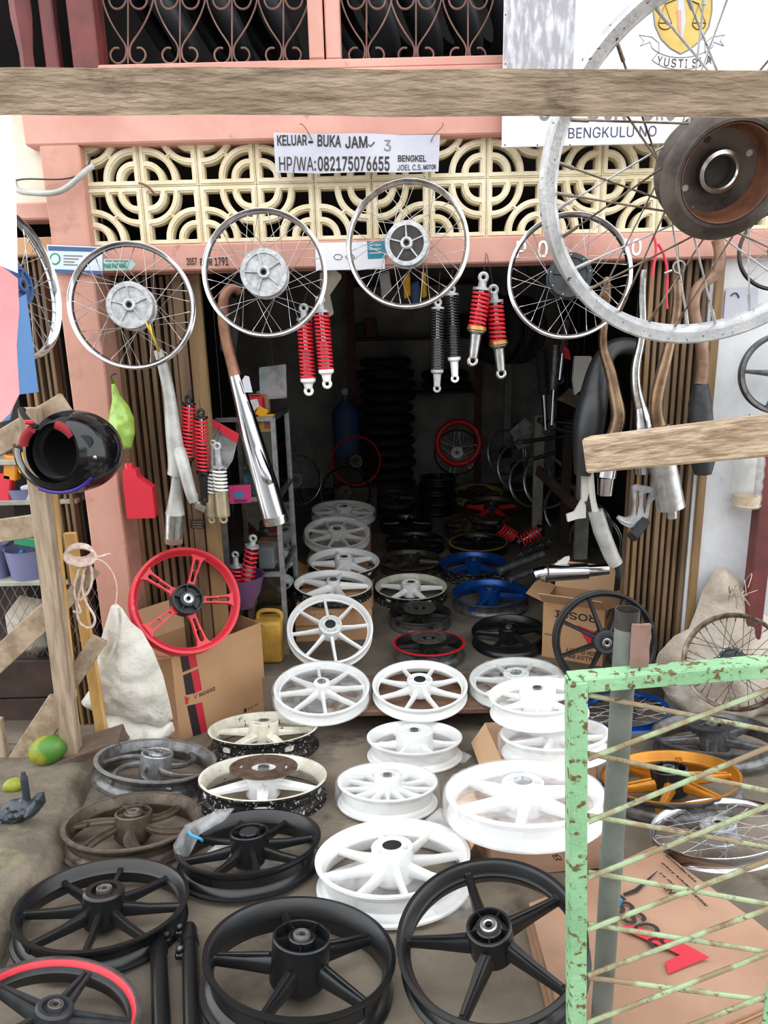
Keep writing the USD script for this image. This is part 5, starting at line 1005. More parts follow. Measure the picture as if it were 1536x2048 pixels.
bt.add('cap', moved(trimesh.creation.cylinder(.017, .022, sections=24), trimesh.transformations.translation_matrix((x0 + .024, 2.805, zc + .011))), 'bottle_red', 50); bt.add('hanging_wire', tube([(x0 + .024, 2.805, zc + .02), (x0 + .03, 2.872, lo_z + .03)], .0012, 5), 'wire')
pk = Thing('padlock', 'grey padlock hanging from the folding gate', 'padlock', at(405, 1010, 2.85)); pk.add('body', moved(rbox(.055, .02, .04, .006), trimesh.transformations.translation_matrix(at(402, 1014, 2.86)) @ trimesh.transformations.rotation_matrix(.45, [0, 1, 0])), 'steel'); pk.add('shackle', tube(spline([at(392, 1008, 2.86), at(382, 1000, 2.86), at(378, 990, 2.86), at(386, 984, 2.86), at(396, 996, 2.86)], 14), .005, 8), 'steel')
lp = Thing('lock_plate', 'small dark embossed maker plate on the folding gate', 'plate', at(395, 1055, 2.97)); lp.add('plate', plate([(381, 1040), (409, 1040), (408, 1057), (381, 1056)], 2.985, .004), 'grime', False); 
for q in range(3): lp.add('embossed_line', plate([(385, 1043 + q * 5), (404, 1043 + q * 5), (404, 1045 + q * 5), (385, 1045 + q * 5)], 2.983, .002), 'steel', False)
single('string_loop', tube(spline([at(292, 645, 2.67), at(302, 665, 2.67), at(314, 690, 2.72), at(318, 702, 2.78), at(308, 680, 2.68), at(300, 650, 2.67)], 30), .0035, 6), M['string'], 'yellow string tying the film-wrapped exhaust to the first wheel hub', 'string')
pb_ = Thing('pipe_bracket', 'bent grey metal arm fixed across the top of the pink post', 'bracket', at(120, 385, 2.8)); pb_.add('arm', tube(spline([at(28, 360, 2.84), at(36, 380, 2.82), at(60, 385, 2.80), (at(118, 383, 2.80)), at(150, 362, 2.81), at(186, 332, 2.84)], 30), .011, 12), 'can_grey'); pb_.add('wire', tube(spline([at(30, 362, 2.82), at(70, 358, 2.8), at(140, 356, 2.84), at(180, 320, 2.9)], 20), .003, 6), 'wire')
# ground things by the stand
single('stone_slab', moved(noisy(trimesh.creation.box((.30, .16, .07)).subdivide().subdivide().subdivide().subdivide(), .012, 14, 2), basis(at(172, 1506, 2.38), (1, .25, .25), (0, 1, 0))), M['stone'], 'brown stone slab behind the foot of the stand', 'stone', 50)
from scipy.spatial import cKDTree
_bk = cKDTree(bank.vertices[:, :2])
def onbank(u, v):
    d = ray(u, v)
    for k in np.linspace(1, 4, 3000):
        p = EYE + d * k
        if p[2] < bank.vertices[_bk.query(p[:2])[1]][2]: return p
    return p
for (u, v, w, h, lb) in ((95, 1500, 38, 29, 'green and yellow papaya behind the stone slab'), (26, 1571, 20, 15, 'small yellow papaya on the bank under the lower brace')):
    p_ = onbank(u, v + h); k = pxm(u, v, p_[1]); c = at(u, v, p_[1] + .03); m = trimesh.creation.icosphere(4, 1.0); m.apply_scale((w * k, h * k, h * k)); m.apply_transform(trimesh.transformations.rotation_matrix(-.25, [0, 1, 0])); m.apply_translation(c); single('papaya', m, M['papaya'], lb, 'fruit', 60)
_yb = onbank(45, 1638)[1]
bb = Thing('plastic_bag', 'crumpled dark grey plastic bag tied up on the soil bank', 'bag', at(45, 1630, 1.9)); bb.add('bag', inflate([(0, 1618), (20, 1600), (40, 1596), (48, 1590), (62, 1600), (74, 1586), (88, 1584), (92, 1604), (76, 1626), (50, 1640), (20, 1646), (0, 1640)], _yb, .05, 34, .03, 40, 5), 'blackbag', 60); bb.add('twisted_neck', tube(spline([at(54, 1600, _yb), at(50, 1570, _yb), at(46, 1545, _yb)], 10), [.011] * 8 + [.008, .006], 8), 'blackbag')
# shelves behind the stand
sh_ = Thing('wall_shelf', 'wooden shelf unit behind the stand holding tubs and packets', 'shelf', at(50, 1170, 2.95))
for v in (1168, 1006, 925): a = at(40, v, 2.94); m = rbox(.9, .28, .022, .003); m.apply_translation((a[0] - .20, 3.08, a[2])); sh_.add('shelf_board', m, 'grey_wood')
def tubm(u0, u1, v0, v1, Y, k=.8):
    c = at((u0 + u1) / 2, v1, Y); rt = (u1 - u0) / 2 * pxm(u0, v0, Y); h = at(u0, v0, Y)[2] - c[2]; m = lathe([(0, 0), (rt * k, 0), (rt, h), (rt * 1.05, h + .003), (rt * .96, h), (rt * k * .95, .004), (0, .004)], 36); m.apply_translation(c); return m, c, h, rt
for k, (u0, u1, v0, v1, lb) in enumerate(((22, 104, 1096, 1160, 'blue grey plastic tub with a pink tube in it, on the lower shelf'), (-40, 24, 1090, 1162, 'blue grey plastic tub cut by the frame edge, on the lower shelf'), (20, 92, 975, 1046, 'blue grey tub with paper labels, on the middle shelf'))):
    m, c, h, rt = tubm(u0, u1, v0, v1 - (44 if k == 2 else 0), 3.02); single('plastic_tub', m, M['tub'], lb, 'tub', 40, group='tubs on the left shelf')
    if k == 0:
        tt = Thing('tube', 'pink and white tube standing in the plastic tub', 'tube', c); tt.add('tube_body', tube([c + (.0, -.03, .03), c + (.05, -.045, .13)], .014, 14), 'pinkcard'); tt.add('tube_label', tube([c + (.0, -.03, .03), c + (.022, -.036, .07)], .0145, 14), 'paper')
        single('spray_bottle', tube([c + (-.05, 0, .03), c + (-.03, 0, .12), c + (-.02, 0, .15)], [.018, .018, .008], 14), M['cyan'], 'bright blue bottle in the plastic tub', 'bottle')
for k, (u, v, w, h, mt, nm, lb) in enumerate(((25, 935, 26, 50, 'amber', 'indicator_lens', 'amber indicator lens pack on the upper shelf'), (46, 925, 20, 40, 'yellow', 'packet', 'small yellow packet on the upper shelf'), (8, 975, 36, 60, 'bottle_red', 'packet', 'red packet at the left of the middle shelf'), (62, 985, 26, 34, 'paper', 'packet', 'white labelled packet on the middle shelf'), (58, 1082, 50, 20, 'greenprint', 'box', 'flat green box above the tubs'))):
    a = at(u, v, 2.98); m = rbox(w * pxm(u, v, 2.98), .05, h * pxm(u, v, 2.98), .006); T = np.eye(4); T[:3, 3] = a; single(nm, m, M[mt], lb, 'packet', 30, T @ trimesh.transformations.rotation_matrix(.2 * (-1) ** k, [0, 1, 0]))
cm = Thing('wire_mesh', 'chain-link mesh below the left shelf', 'mesh', at(50, 1320, 2.93))
for k in range(-4, 14):
    x = k * 20
    for s_ in (-1, 1):
        a, b = at(x - 75 * s_ * .5, 1172, 2.92), at(x + 75 * s_ * .5, 1312, 2.92); cm.add('mesh_wire', tube([a, b], .0012, 5), 'steel')
for k, (q, mt, lb) in enumerate((([(10, 1230), (40, 1190), (90, 1200), (100, 1260), (70, 1300), (20, 1300)], 'sack_old', 'grey bundle behind the chain-link mesh, left'), ([(60, 1260), (90, 1250), (104, 1290), (80, 1306), (50, 1300)], 'grey_wood', 'pale bundle behind the chain-link mesh, right'))): single('bundle', inflate(q, 3.05 - .06 * k, .06, 24, .01, 12, k), M[mt], lb, 'bundle', 50)
# ---------------------------------------------------------------- cartons
a, b = onfloor(360, 1482), onfloor(534, 1424); a[2] = floor_z(*a[:2]); b[2] = floor_z(*b[:2]); h = at(337, 1316, a[1])[2] - a[2]; w = np.linalg.norm((b - a)[:2])
o = a.copy(); o[2] = min(a[2], b[2]) + .002
box1 = carton('striped cardboard carton under the red wheel, top flaps open', o, (b - a)[:2], w, .26, h + a[2] - o[2], [('left', .16, 75), ('back', .15, 6), ('right', .05, 130), ('front', .10, 178)])
def prt(px_, mat, nm): # pixels on the front plane
    q = []
    n = np.array([(b - a)[1], -(b - a)[0], 0]); n /= np.linalg.norm(n); x = (b - a) * [1, 1, 0]; x /= np.linalg.norm(x)
    for u, v in px_:
        d = ray(u, v); k = ((o - EYE) @ n) / (d @ n); p = EYE + d * k - o; q.append((p @ x, p[2]))
    on_front(box1, Polygon(q), mat, nm)
prt([(360, 1312), (375, 1308), (390, 1386), (372, 1390)], 'ink', 'black_stripe'); prt([(375, 1308), (390, 1304), (404, 1380), (390, 1386)], 'ink_red', 'red_stripe')
prt([(374, 1412), (390, 1408), (404, 1474), (388, 1480)], 'ink', 'black_stripe'); prt([(390, 1408), (404, 1404), (416, 1470), (404, 1474)], 'ink_red', 'red_stripe')
prt([(369, 1392), (376, 1396), (396, 1388), (392, 1386), (378, 1391), (376, 1408), (371, 1408)], 'ink_red', 'red_tick')
text_front(box1, 'ROSSI', .118, .245, .085, .016, 'ink', bold=True); text_front(box1, 'V', .088, .245, .02, .022, 'ink_red', bold=True)
on_front(box1, sbox(w * .72, .06, w * .75, .08), 'ink', 'print_mark'); text_front(box1, '5 11 45', w * .77, .064, w * .12, .012)
# row of cartons in the shop under the white wheels
R_ = 'cartons under the row of white wheels'
c1 = carton('front carton of the indoor row, printed side facing out, white wheel leaning on it', (-.50, 3.45, 0), (1, .02), .42, .36, .175, [('front', .08, 172)], lid=True, group=R_); text_front(c1, 'HIGH QUALITY', .02, .135, .2, .022, bold=True); text_front(c1, 'ALLOY RIM', .02, .10, .16, .022, bold=True); on_front(c1, sbox(.26, .12, .36, .13), 'ink', 'print_mark')
carton('second carton of the indoor row', (-.50, 3.94, 0), (1, .0), .42, .40, .130, [('left', .10, 60)], lid=True, group=R_)
carton('third carton of the indoor row, under the wrapped eight-spoke wheel', (-.54, 4.45, 0), (1, .0), .42, .42, .150, [], lid=True, group=R_); carton('last carton of the indoor row, under the farthest white wheel', (-.55, 4.95, 0), (1, .0), .44, .48, .222, [], lid=True, group=R_)
# tilted low cartons on the porch
def low_carton(label, c, w, d, h, tilt, yaw, seed):
    T = np.eye(4); T[:3, 3] = c; T = T @ trimesh.transformations.rotation_matrix(yaw, [0, 0, 1]) @ trimesh.transformations.rotation_matrix(-tilt, [1, 0, 0]); t = thing('cardboard_box', label, 'box', T, 'cardboard boxes'); k = .004
    part(t, 'top_panel', noisy(trimesh.creation.box((w, d, k)).subdivide().subdivide().subdivide().subdivide(), .004, 8, seed).apply_translation((0, 0, h)), M['card_pink'])
    part(t, 'front_panel', box((-w / 2, -d / 2, 0), (w / 2, -d / 2 + k, h)), M['card_pink']); part(t, 'back_panel', box((-w / 2, d / 2 - k, 0), (w / 2, d / 2, h)), M['card']); part(t, 'side_panel', box((-w / 2, -d / 2, 0), (-w / 2 + k, d / 2, h)), M['card']); part(t, 'side_panel', box((w / 2 - k, -d / 2, 0), (w / 2, d / 2, h)), M['card'])
    m = box((0, -d / 2, -.002), (.10, d / 2, .002)); m.apply_transform(trimesh.transformations.rotation_matrix(2.2, [0, 1, 0])); m.apply_translation((-w / 2, 0, h)); part(t, 'flap', m, M['card_in']); return t
def fz(x, y): return floor_z(x, y)
low_carton('torn low carton under the biggest wrapped wheel', (.425, 1.725, fz(0, 1.725) + .004), .34, .30, .155, math.radians(12.6), .08, 3)
low_carton('low carton under the two small wide white wheels at the gate', (.56, 2.27, fz(0, 2.27) + .003), .33, .41, .116, math.radians(12.6), .0, 7)
fl = Thing('floor_board', 'brown board along the step under three white wheels', 'board', (.285, 2.86, -.1)); fl.add('board', rbox(1.12, .33, .03, .006).apply_translation((.285, 2.865, -.016)), 'brown_board'); fl.add('batten', rbox(1.08, .05, .10, .004).apply_translation((.285, 2.95, -.085)), 'dark_wood')
# open carton at right inside
a, b = onfloor(1204, 1362), onfloor(1095, 1316); cr = np.array([a[0], max(a[1], 3.06), 0.]); dl = (b - a)[:2]; dl = dl / np.linalg.norm(dl); wl = .30
o = np.array([cr[0] + dl[0] * wl, cr[1] + dl[1] * wl, 0.001]); h2 = at(1195, 1222, cr[1])[2]
box2 = carton('open carton with upside-down print under the chrome silencer', o, -dl, wl, .26, h2, [('front', .15, 55), ('left', .10, 70), ('right', .16, 60), ('back', .14, 20)])
text_front(box2, 'ROSSI', .06, h2 - .07, .20, .035, 'ink', bold=True, flip=True); on_front(box2, Polygon([(.17, .20), (.29, .17), (.29, .14), (.24, .155), (.27, .10), (.24, .09), (.19, .165)]), 'ink_red', 'red_tick')
text_front(box2, 'HIGH QUALITY', .12, .05, .16, .02, 'ink', flip=True, bold=True); text_front(box2, 'ALLOY RIM', .12, .02, .14, .02, 'ink', flip=True, bold=True); text_front(box2, 'INDONESIA', .01, .12, .07, .010, 'ink', flip=True)
m = text('COLOUR', .02, .0008, True); bnd = m.bounds; m.apply_scale([.16 / (bnd[1][0] - bnd[0][0]), 1, 1]); m.apply_transform(trimesh.transformations.rotation_matrix(math.pi, [0, 0, 1])); m.apply_transform(trimesh.transformations.rotation_matrix(math.pi / 2, [1, 0, 0])); m.apply_transform(trimesh.transformations.rotation_matrix(math.pi / 2, [0, 0, 1])); m.apply_translation((wl + .0005, .22, h2 - .05)); part(box2, 'lettering', m, M['ink'])
for zz in (h2 - .02, h2 - .12): part(box2, 'print_frame', box((wl, .05, zz), (wl + .0008, .20, zz + .003)), M['ink'])
# flattened cartons behind the gate
P1 = EYE + ray(1048, 1800) * 1; 
def ptz(u, v, z): return atz(u, v, z)
Q = [ptz(1058, 1806, .238), ptz(1312, 1690, .178), ptz(1660, 1965, .26), ptz(1160, 2180, .335)]
c0 = sum(Q) / 4; xd = Q[1] - Q[0]; yd = Q[0] - Q[3]; nn = np.cross(xd, yd); nn /= np.linalg.norm(nn); 
if nn[2] < 0: nn = -nn
xe = ((Q[1] - Q[0]) + (Q[2] - Q[3])) / 2; T = basis(c0, xe, None, nn); Ti = np.linalg.inv(T); q2 = trimesh.transform_points(np.array(Q), Ti)
FLAT = 'flattened cartons stacked behind the gate'
for k in range(3):
    t = thing('flattened_carton', ('top flattened carton with red tick and torn corner, behind the gate', 'flattened carton directly under the printed top one', 'lowest flattened carton of the stack behind the gate')[k], 'cardboard', T @ trimesh.transformations.translation_matrix((-.008 * k, -.006 * (k % 3), -.0165 * k - .002)) , FLAT)
    m = extr(Polygon(q2[:, :2]).buffer(.002 * k), .005)
    for _ in range(4): m = m.subdivide()
    m.vertices[:, 2] += (meshkit.fbm(np.stack([m.vertices[:, 0] * 9, m.vertices[:, 1] * 9, np.zeros(len(m.vertices))], 1), 3, 1) - .5) * .014; part(t, 'upper_sheet', m, M['card_pink'], 30)
    m2 = m.copy(); m2.apply_translation((0, 0, -.008)); part(t, 'lower_sheet', m2, M['card'], 30)
    if k == 0: top = t
def topprint(px_, mat, nm, lift=.008):
    q = []
    for u, v in px_:
        d = ray(u, v); kk = ((c0 - EYE) @ nn) / (d @ nn); q.append(trimesh.transform_points([EYE + d * kk], Ti)[0][:2])
    part(top, nm, extr(Polygon(q).buffer(0), .0012, lift + .004), M[mat], False)
def toptext(s, u0, v0, u1, v1, h, mat='ink', bold=True):
    pts_ = []
    for u, v in ((u0, v0), (u1, v1)):
        d = ray(u, v); kk = ((c0 - EYE) @ nn) / (d @ nn); pts_.append(trimesh.transform_points([EYE + d * kk], Ti)[0])
    m = text(s, h, .0012, bold); bnd = m.bounds; m.apply_translation((-bnd[0][0], 0, 0)); dd = pts_[1] - pts_[0]; m.apply_scale([np.linalg.norm(dd[:2]) / (bnd[1][0] - bnd[0][0]), 1, 1]); m.apply_transform(basis((pts_[0][0], pts_[0][1], .012), (dd[0], dd[1], 0), None, (0, 0, 1))); part(top, 'lettering', m, M[mat], False)
topprint([(1232, 1862), (1270, 1860), (1366, 1896), (1418, 1924), (1336, 1958), (1330, 1934), (1360, 1920), (1344, 1912)], 'ink_red', 'red_tick')
toptext('ROSSI', 1352, 1898, 1238, 1796, .055, 'ink'); toptext('PRODUKSI', 1416, 1820, 1386, 1792, .008, 'ink', False); toptext('Importir PT', 1374, 1800, 1322, 1752, .007, 'ink', False); toptext('Batera Abadi', 1384, 1786, 1326, 1733, .007, 'ink', False); toptext('www.velgrossi.com', 1394, 1772, 1334, 1718, .008, 'ink', False); toptext('NI', 1352, 1794, 1336, 1780, .018, 'ink')
topprint([(1312, 1752), (1316, 1750), (1276, 1792), (1248, 1800), (1246, 1796), (1270, 1786)], 'grime', 'tear', .0085)
toptext('8', 1126, 1728, 1116, 1716, .02, 'ink', False)
single('blue_tape', plate([(1212, 1812), (1240, 1798), (1246, 1802), (1232, 1828), (1214, 1836)], 1.025, .004), M['cyan'], 'scrap of blue tape on the flattened carton', 'tape', False)
# ---------------------------------------------------------------- jerrycan, bowl, fork legs
jb = onfloor(530, 1350); jb[1] = 3.22; jx0, jx1 = at(508, 1290, 3.22)[0], at(566, 1290, 3.22)[0]; jt = at(530, 1236, 3.22)[2]; jc = (jx0 + jx1) / 2
jr = Thing('jerrycan', 'dirty yellow plastic jerrycan beside the striped carton', 'jerrycan', (jc, 3.22, 0))
bd = m3.Manifold.hull(m3.Manifold.compose([m3.Manifold.sphere(.02, 24).translate((jc + a * ((jx1 - jx0) / 2 - .02), 3.25 + b_ * .05, z)) for a in (-1, 1) for b_ in (-1, 1) for z in (.02, jt - .03)])); jr.add('body', tm(bd), 'jerry', 50)
jr.add('handle', tube(spline([(jc - .05, 3.25, jt - .02), (jc - .04, 3.25, jt + .022), (jc + .02, 3.25, jt + .03), (jc + .06, 3.25, jt + .02), (jc + .07, 3.25, jt - .02)], 18), .011, 10), 'jerry')
for zz in (.08, .13, .18): jr.add('rib', rbox((jx1 - jx0) * .92, .104, .008, .003).apply_translation((jc, 3.25, zz)).apply_scale(1), 'jerry')
bc = at(484, 1212, 3.16); rb = 48 * pxm(484, 1170, 3.16); bz = at(484, 1150, 3.16)[2] - bc[2]
bw_ = Thing('bowl', 'purple plastic bowl holding two red shock absorbers', 'bowl', bc); bw_.add('shell', lathe([(0, 0), (rb * .5, 0), (rb * .85, bz * .5), (rb, bz), (rb * 1.03, bz + .002), (rb * .97, bz), (rb * .82, bz * .5), (rb * .47, .004), (0, .004)], 48).apply_translation(bc), 'bowl', 50)
stl = Thing('stool', 'dark wooden stand under the purple bowl', 'stool', (bc[0], 3.24, 0)); stl.add('top', rbox(.12, .10, .02).apply_translation((bc[0], 3.21, bc[2] - .011)), 'dark_wood')
for sx in (-1, 1):
    for sy in (-1, 1): stl.add('leg', box((bc[0] + sx * .03 - .01, 3.235 + sy * .03 - .01, 0), (bc[0] + sx * .03 + .01, 3.235 + sy * .03 + .01, bc[2] - .02)), 'dark_wood')
for k, (u0, v0, u1, v1, lb) in enumerate(((318, 1888, 327, 2110, 'short black fork leg lying beside the red-striped wheel'), (380, 1872, 390, 2110, 'longer black fork leg with clamp lugs, touching the black five-spoke wheel'))):
    a, b = onfloor(u0, v0), onfloor(u1, v1); r = 16 * pxm(u0, v0 + 60, a[1] * .95); up = np.array([0, 0, r + .006]); fk = Thing('front_fork', lb, 'fork leg', a, 'black fork legs on the porch')
    fk.add('tube', tube([a + up, a + up + (b - a) * .04, a + up + (b - a) * .96, b + up], [r * .8, r, r, r * .9], 28), 'black', 40); d = (b - a); d /= np.linalg.norm(d); fk.add('collar', tube([a + up + d * .05, a + up + d * .07], r * 1.12, 28), 'black')
    for q in ((.015, .10) if k else (.015,)):
        p_ = a + up + d * q; fk.add('lug', cat(moved(rbox(r * 1.3, r * 1.2, r * 1.0, .004), basis(p_ + np.array([-r * 1.1 if k else r * 1.1, 0, 0]), (1, 0, 0), None, (0, 0, 1))), moved(trimesh.creation.cylinder(r * .5, r * 1.3, sections=20), trimesh.transformations.translation_matrix(p_ + np.array([-r * 1.2 if k else r * 1.2, 0, .004])))), 'black'); fk.add('bolt', moved(trimesh.creation.cylinder(r * .28, r * .4, sections=12), trimesh.transformations.translation_matrix(p_ + np.array([-r * 1.2 if k else r * 1.2, 0, r * .72]))), 'steel')
# clear bottle on the right wall
cb = at(1490, 1014, 2.84); rb = 29 * pxm(1490, 980, 2.84); bt = Thing('plastic_bottle', 'clear ribbed plastic bottle with a little oil hung on the white wall', 'bottle', cb); hb = at(1490, 888, 2.84)[2] - cb[2]
pr = [(0, 0), (rb * .9, 0), (rb, .01)]
for k in range(8): pr += [(rb * (1.0 if k % 2 else .93), .02 + k * hb * .09)]
bt.add('shell', lathe(pr + [(rb * .9, hb * .8), (rb * .4, hb * .95), (rb * .35, hb)], 36).apply_translation(cb), 'pet', 50); bt.add('oil', lathe([(0, .004), (rb * .88, .004), (rb * .9, .055), (0, .055)], 36).apply_translation(cb), 'oil', 50, label='old brown oil'); bt.add('hanging_wire', tube([cb + (0, 0, hb * .96), cb + (0.01, .06, hb + .12)], .0015, 5), 'wire')
nt = Thing('notice_paper', 'faded paper notice taped to the white wall', 'paper', at(1470, 640, FY)); nt.add('sheet', plate([(1452, 578), (1516, 574), (1516, 648), (1446, 650)], FY + .008, .002), 'paper', False); nt.add('ink_arc', tube(spline([at(1462, 592, FY + .006), at(1470, 586, FY + .006), at(1478, 596, FY + .006)], 10), .003, 6), 'ink_blue')
# ---------------------------------------------------------------- inside the shop: left display case
gx0, gx1 = at(440, 1000, 3.25)[0] , at(556, 1000, 3.30)[0]; gz = at(575, 832, 3.4)[2]; gy0, gy1 = 3.30, 3.80
dc = Thing('display_case', 'glass display case of small parts at the left of the doorway', 'display case', ((gx0 + gx1) / 2, gy0, 0))
for x in (gx0, gx1):
    for y in (gy0, gy1): dc.add('frame_post', box((x - .012, y - .012, 0), (x + .012, y + .012, gz)), 'silver')
for z in (.02, gz * .36, gz * .68, gz):
    dc.add('shelf', box((gx0, gy0 + .02, z - .006), (gx1 - .01, gy1, z + .004)), 'dark_wood' if z < .1 else 'glass'); dc.add('frame_rail', box((gx0, gy0 - .011, z - .013), (gx1, gy0 + .011, z + .009)), 'silver'); dc.add('frame_rail', box((gx1 - .011, gy0, z - .013), (gx1 + .011, gy1, z + .009)), 'silver_dark')
dc.add('pane', box((gx0, gy0 + .001, .03), (gx1, gy0 + .004, gz)), 'glass', False); dc.add('pane', box((gx1 - .004, gy0, .03), (gx1 - .001, gy1, gz)), 'glass', False)
rng = random.Random(12); mats = ['bottle_red', 'paper', 'yellow', 'card', 'cyan', 'greenprint', 'grime', 'blue_plate', 'bulb', 'teal']; names = ['red', 'white', 'yellow', 'brown cardboard', 'light blue', 'green', 'black', 'navy', 'cream', 'teal']; levels = ['bottom', 'lower', 'upper', 'top']
cnt = {}
for li, z in enumerate((.03, gz * .36 + .005, gz * .68 + .005, gz + .005)):
    y = gy0 + .06
    for j in range(4 if li < 3 else 3):
        w, d, h = rng.uniform(.05, .11), rng.uniform(.06, .10), rng.uniform(.05, .15); ci = rng.randrange(10); x = rng.choice([gx1 - .05 - w / 2, gx0 + .1 + w / 2] if li < 3 else [gx1 - .1]); T = np.eye(4); T[:3, 3] = (x, y + d / 2, z + h / 2)
        cnt[(ci, li)] = cnt.get((ci, li), 0) + 1; side = 'aisle side' if x > (gx0 + gx1) / 2 else 'wall side'
        single('parts_packet', rbox(w, d, h, .005), M[mats[ci]], '%s packet on the %s display case shelf, %s, %s from the front' % (names[ci], levels[li], side, ORD[j]), 'packet', 30, T, 'packets in the display case'); y += d + .03
yp = Thing('spark_plug_box', 'open yellow box with red print on top of the display case', 'box', at(534, 850, 3.36)); yb = at(534, 846, 3.34); yp.add('box', rbox(.075, .05, .085, .003).apply_translation(yb), 'yellow'); yp.add('lid_flap', moved(rbox(.05, .004, .045, .001), trimesh.transformations.translation_matrix(yb + np.array([-.02, -.01, .055])) @ trimesh.transformations.rotation_matrix(.5, [0, 1, 0])), 'yellow'); yp.add('print_band', box(yb + np.array([-.01, -.0265, -.025]), yb + np.array([.034, -.0252, .012])), 'ink_red')
pc = Thing('sticker_box', 'bright pink box with blue car picture in the display case', 'box', at(480, 1005, 3.22)); pc.add('box', plate([(457, 972), (500, 970), (502, 1005), (460, 1008)], 3.27, .02), 'pinkcard', False); pc.add('blue_picture', plate([(478 + 11 * math.cos(t), 990 + 6 * math.sin(t)) for t in np.linspace(0, 6.28, 20)], 3.268, .002), 'cyan', False); 
for k in range(2): pc.add('print_line', plate([(468, 1000 + k * 3), (494, 999 + k * 3), (494, 1001 + k * 3), (468, 1002 + k * 3)], 3.268, .002), 'ink_blue', False)
# packets hung in the doorway
for k, (q, Y, mt, lb) in enumerate((([(518, 735), (572, 728), (574, 796), (520, 800)], 3.5, 'film_thick', 'clear bag with pale teal card hung above the display case'), ([(640, 545), (668, 538), (686, 552), (660, 590), (668, 628), (650, 640), (640, 600)], 3.3, 'cream_wall', 'crumpled cream cloth hung behind the doorway wheel'), ([(758, 548), (778, 540), (784, 580), (764, 600)], 3.4, 'film_thick', 'clear packet hung under the lintel card'), ([(806, 552), (820, 546), (822, 590), (808, 600)], 3.5, 'yellow', 'narrow yellow packet hung under the lintel'), ([(822, 566), (838, 560), (840, 604), (824, 612)], 3.5, 'blue_plate', 'navy packet hung next to the narrow yellow one'), ([(842, 545), (852, 541), (854, 592), (844, 598)], 3.5, 'yellow', 'thin yellow tube packet right of the navy packet'), ([(416, 835), (476, 876), (466, 920), (440, 960), (425, 930)], 3.05, 'film_thick', 'clear bag with red top edge hung at the display case'), ([(440, 610), (470, 590), (480, 640), (470, 720), (440, 700)], 3.4, 'grime', 'dark packet hung behind the copper header pipe'))):
    x = Thing('hanging_packet', lb, 'packet', at(*q[0], Y), 'packets hung in the doorway'); x.add('packet', inflate(q, Y, .018, 20, .004, 30, k), mt, 50); c = np.mean(q, 0); p_ = at(c[0], min(v for _, v in q) + 8, Y); x.add('hanging_string', tube([p_, [p_[0], p_[1], top_z + .061]], .0012, 5), 'wire')
    if k == 6: x.add('red_header', plate([(416, 833), (478, 868), (474, 888), (420, 850)], 3.02, .006), 'bottle_red', False)
    if k == 0: x.add('card', plate([(520, 745), (536, 742), (538, 798), (522, 800)], 3.51, .004), 'teal', False)
# ---------------------------------------------------------------- inside: back wall, shelves, tyres
bs = Thing('back_shelf', 'dark wooden shelving at the back of the shop', 'shelf', at(830, 1000, 7.2))
for v, u0, u1 in ((676, 700, 968), (786, 825, 968), (560, 700, 968)): a, b = at(u0, v, 7.2), at(u1, v, 7.2); bs.add('shelf_board', box((a[0], 7.38, a[2] - .03), (b[0], 7.68, a[2])), 'dark_wood')
for u in (704, 962): x = at(u, 760, 7.15)[0]; bs.add('shelf_post', box((x - .04, 7.36, 0), (x + .04, 7.375, top_z)), 'dark_red')
x0, x1 = at(682, 720, 7.3)[0], at(700, 720, 7.3)[0]; slab('trim', box((x0, 7.68, 0), (x1, 7.74, 2.1)), M['grey_wood'])
def tyre_mesh(R, r, tread=True):
    pr = [(R - r * 1.5 + r * 1.5 * math.cos(t) * 1, r * .9 * math.sin(t)) for t in np.linspace(-2.2, 2.2, 17)]; pr2 = [(a - .008, b * .86) for a, b in pr[::-1]]
    m = lathe(pr + pr2, 72, True); kn = []
    if tread:
        for k in range(40):
            for s_ in (-1, 1): kn.append(moved(trimesh.creation.box((.012, .030, .018)), trimesh.transformations.rotation_matrix(k * 2 * math.pi / 40 + .04 * s_, [0, 0, 1]) @ trimesh.transformations.translation_matrix((R * .985, 0, s_ * r * .42))))
        return cat(m, *kn)
    return m
def tyre(label, C, n, R, r, tread=False, mat='rubber', group='tyres in the shop'):
    t = thing('tyre', label, 'tyre', pose_matrix(np.asarray(C, float), np.asarray(n, float)), group); part(t, 'carcass', tyre_mesh(R, r, False), M[mat]); 
    if tread: part(t, 'tread_blocks', cat(*[moved(trimesh.creation.box((.016, .034, .022)), trimesh.transformations.rotation_matrix(k * 2 * math.pi / 36 + .05 * s_, [0, 0, 1]) @ trimesh.transformations.translation_matrix((R * .99, 0, s_ * r * .42))) for k in range(36) for s_ in (-1, 1)]), M['rubber'], False, kind='stuff')
    return t
tx = at(774, 900, 7.05)[0]; nth = 13; rng = random.Random(3)
for k in range(nth): tyre('black tyre in the tall stack, %s from the floor' % ORD[k], (tx + rng.uniform(-.025, .025), 7.05 + rng.uniform(-.02, .02), .058 + k * .114), (rng.uniform(-.01, .01), rng.uniform(-.01, .01), 1), .29 if k < nth - 1 else .27, .055, k == nth - 2)
tyre('black tyre lying on the middle back shelf, lower of two', (at(896, 720, 7.3)[0], 7.44, at(825, 786, 7.2)[2] + .057), (0, 0, 1), .27, .055); tyre('black tyre lying on the middle back shelf, upper of two', (at(892, 700, 7.3)[0], 7.44, at(825, 786, 7.2)[2] + .172), (0, 0, 1), .26, .055)
tyre('black tyre standing under the back shelf, seen at an angle', (at(870, 850, 6.9)[0], 6.95, .75), (.2, -.8, .5), .27, .055) if False else None
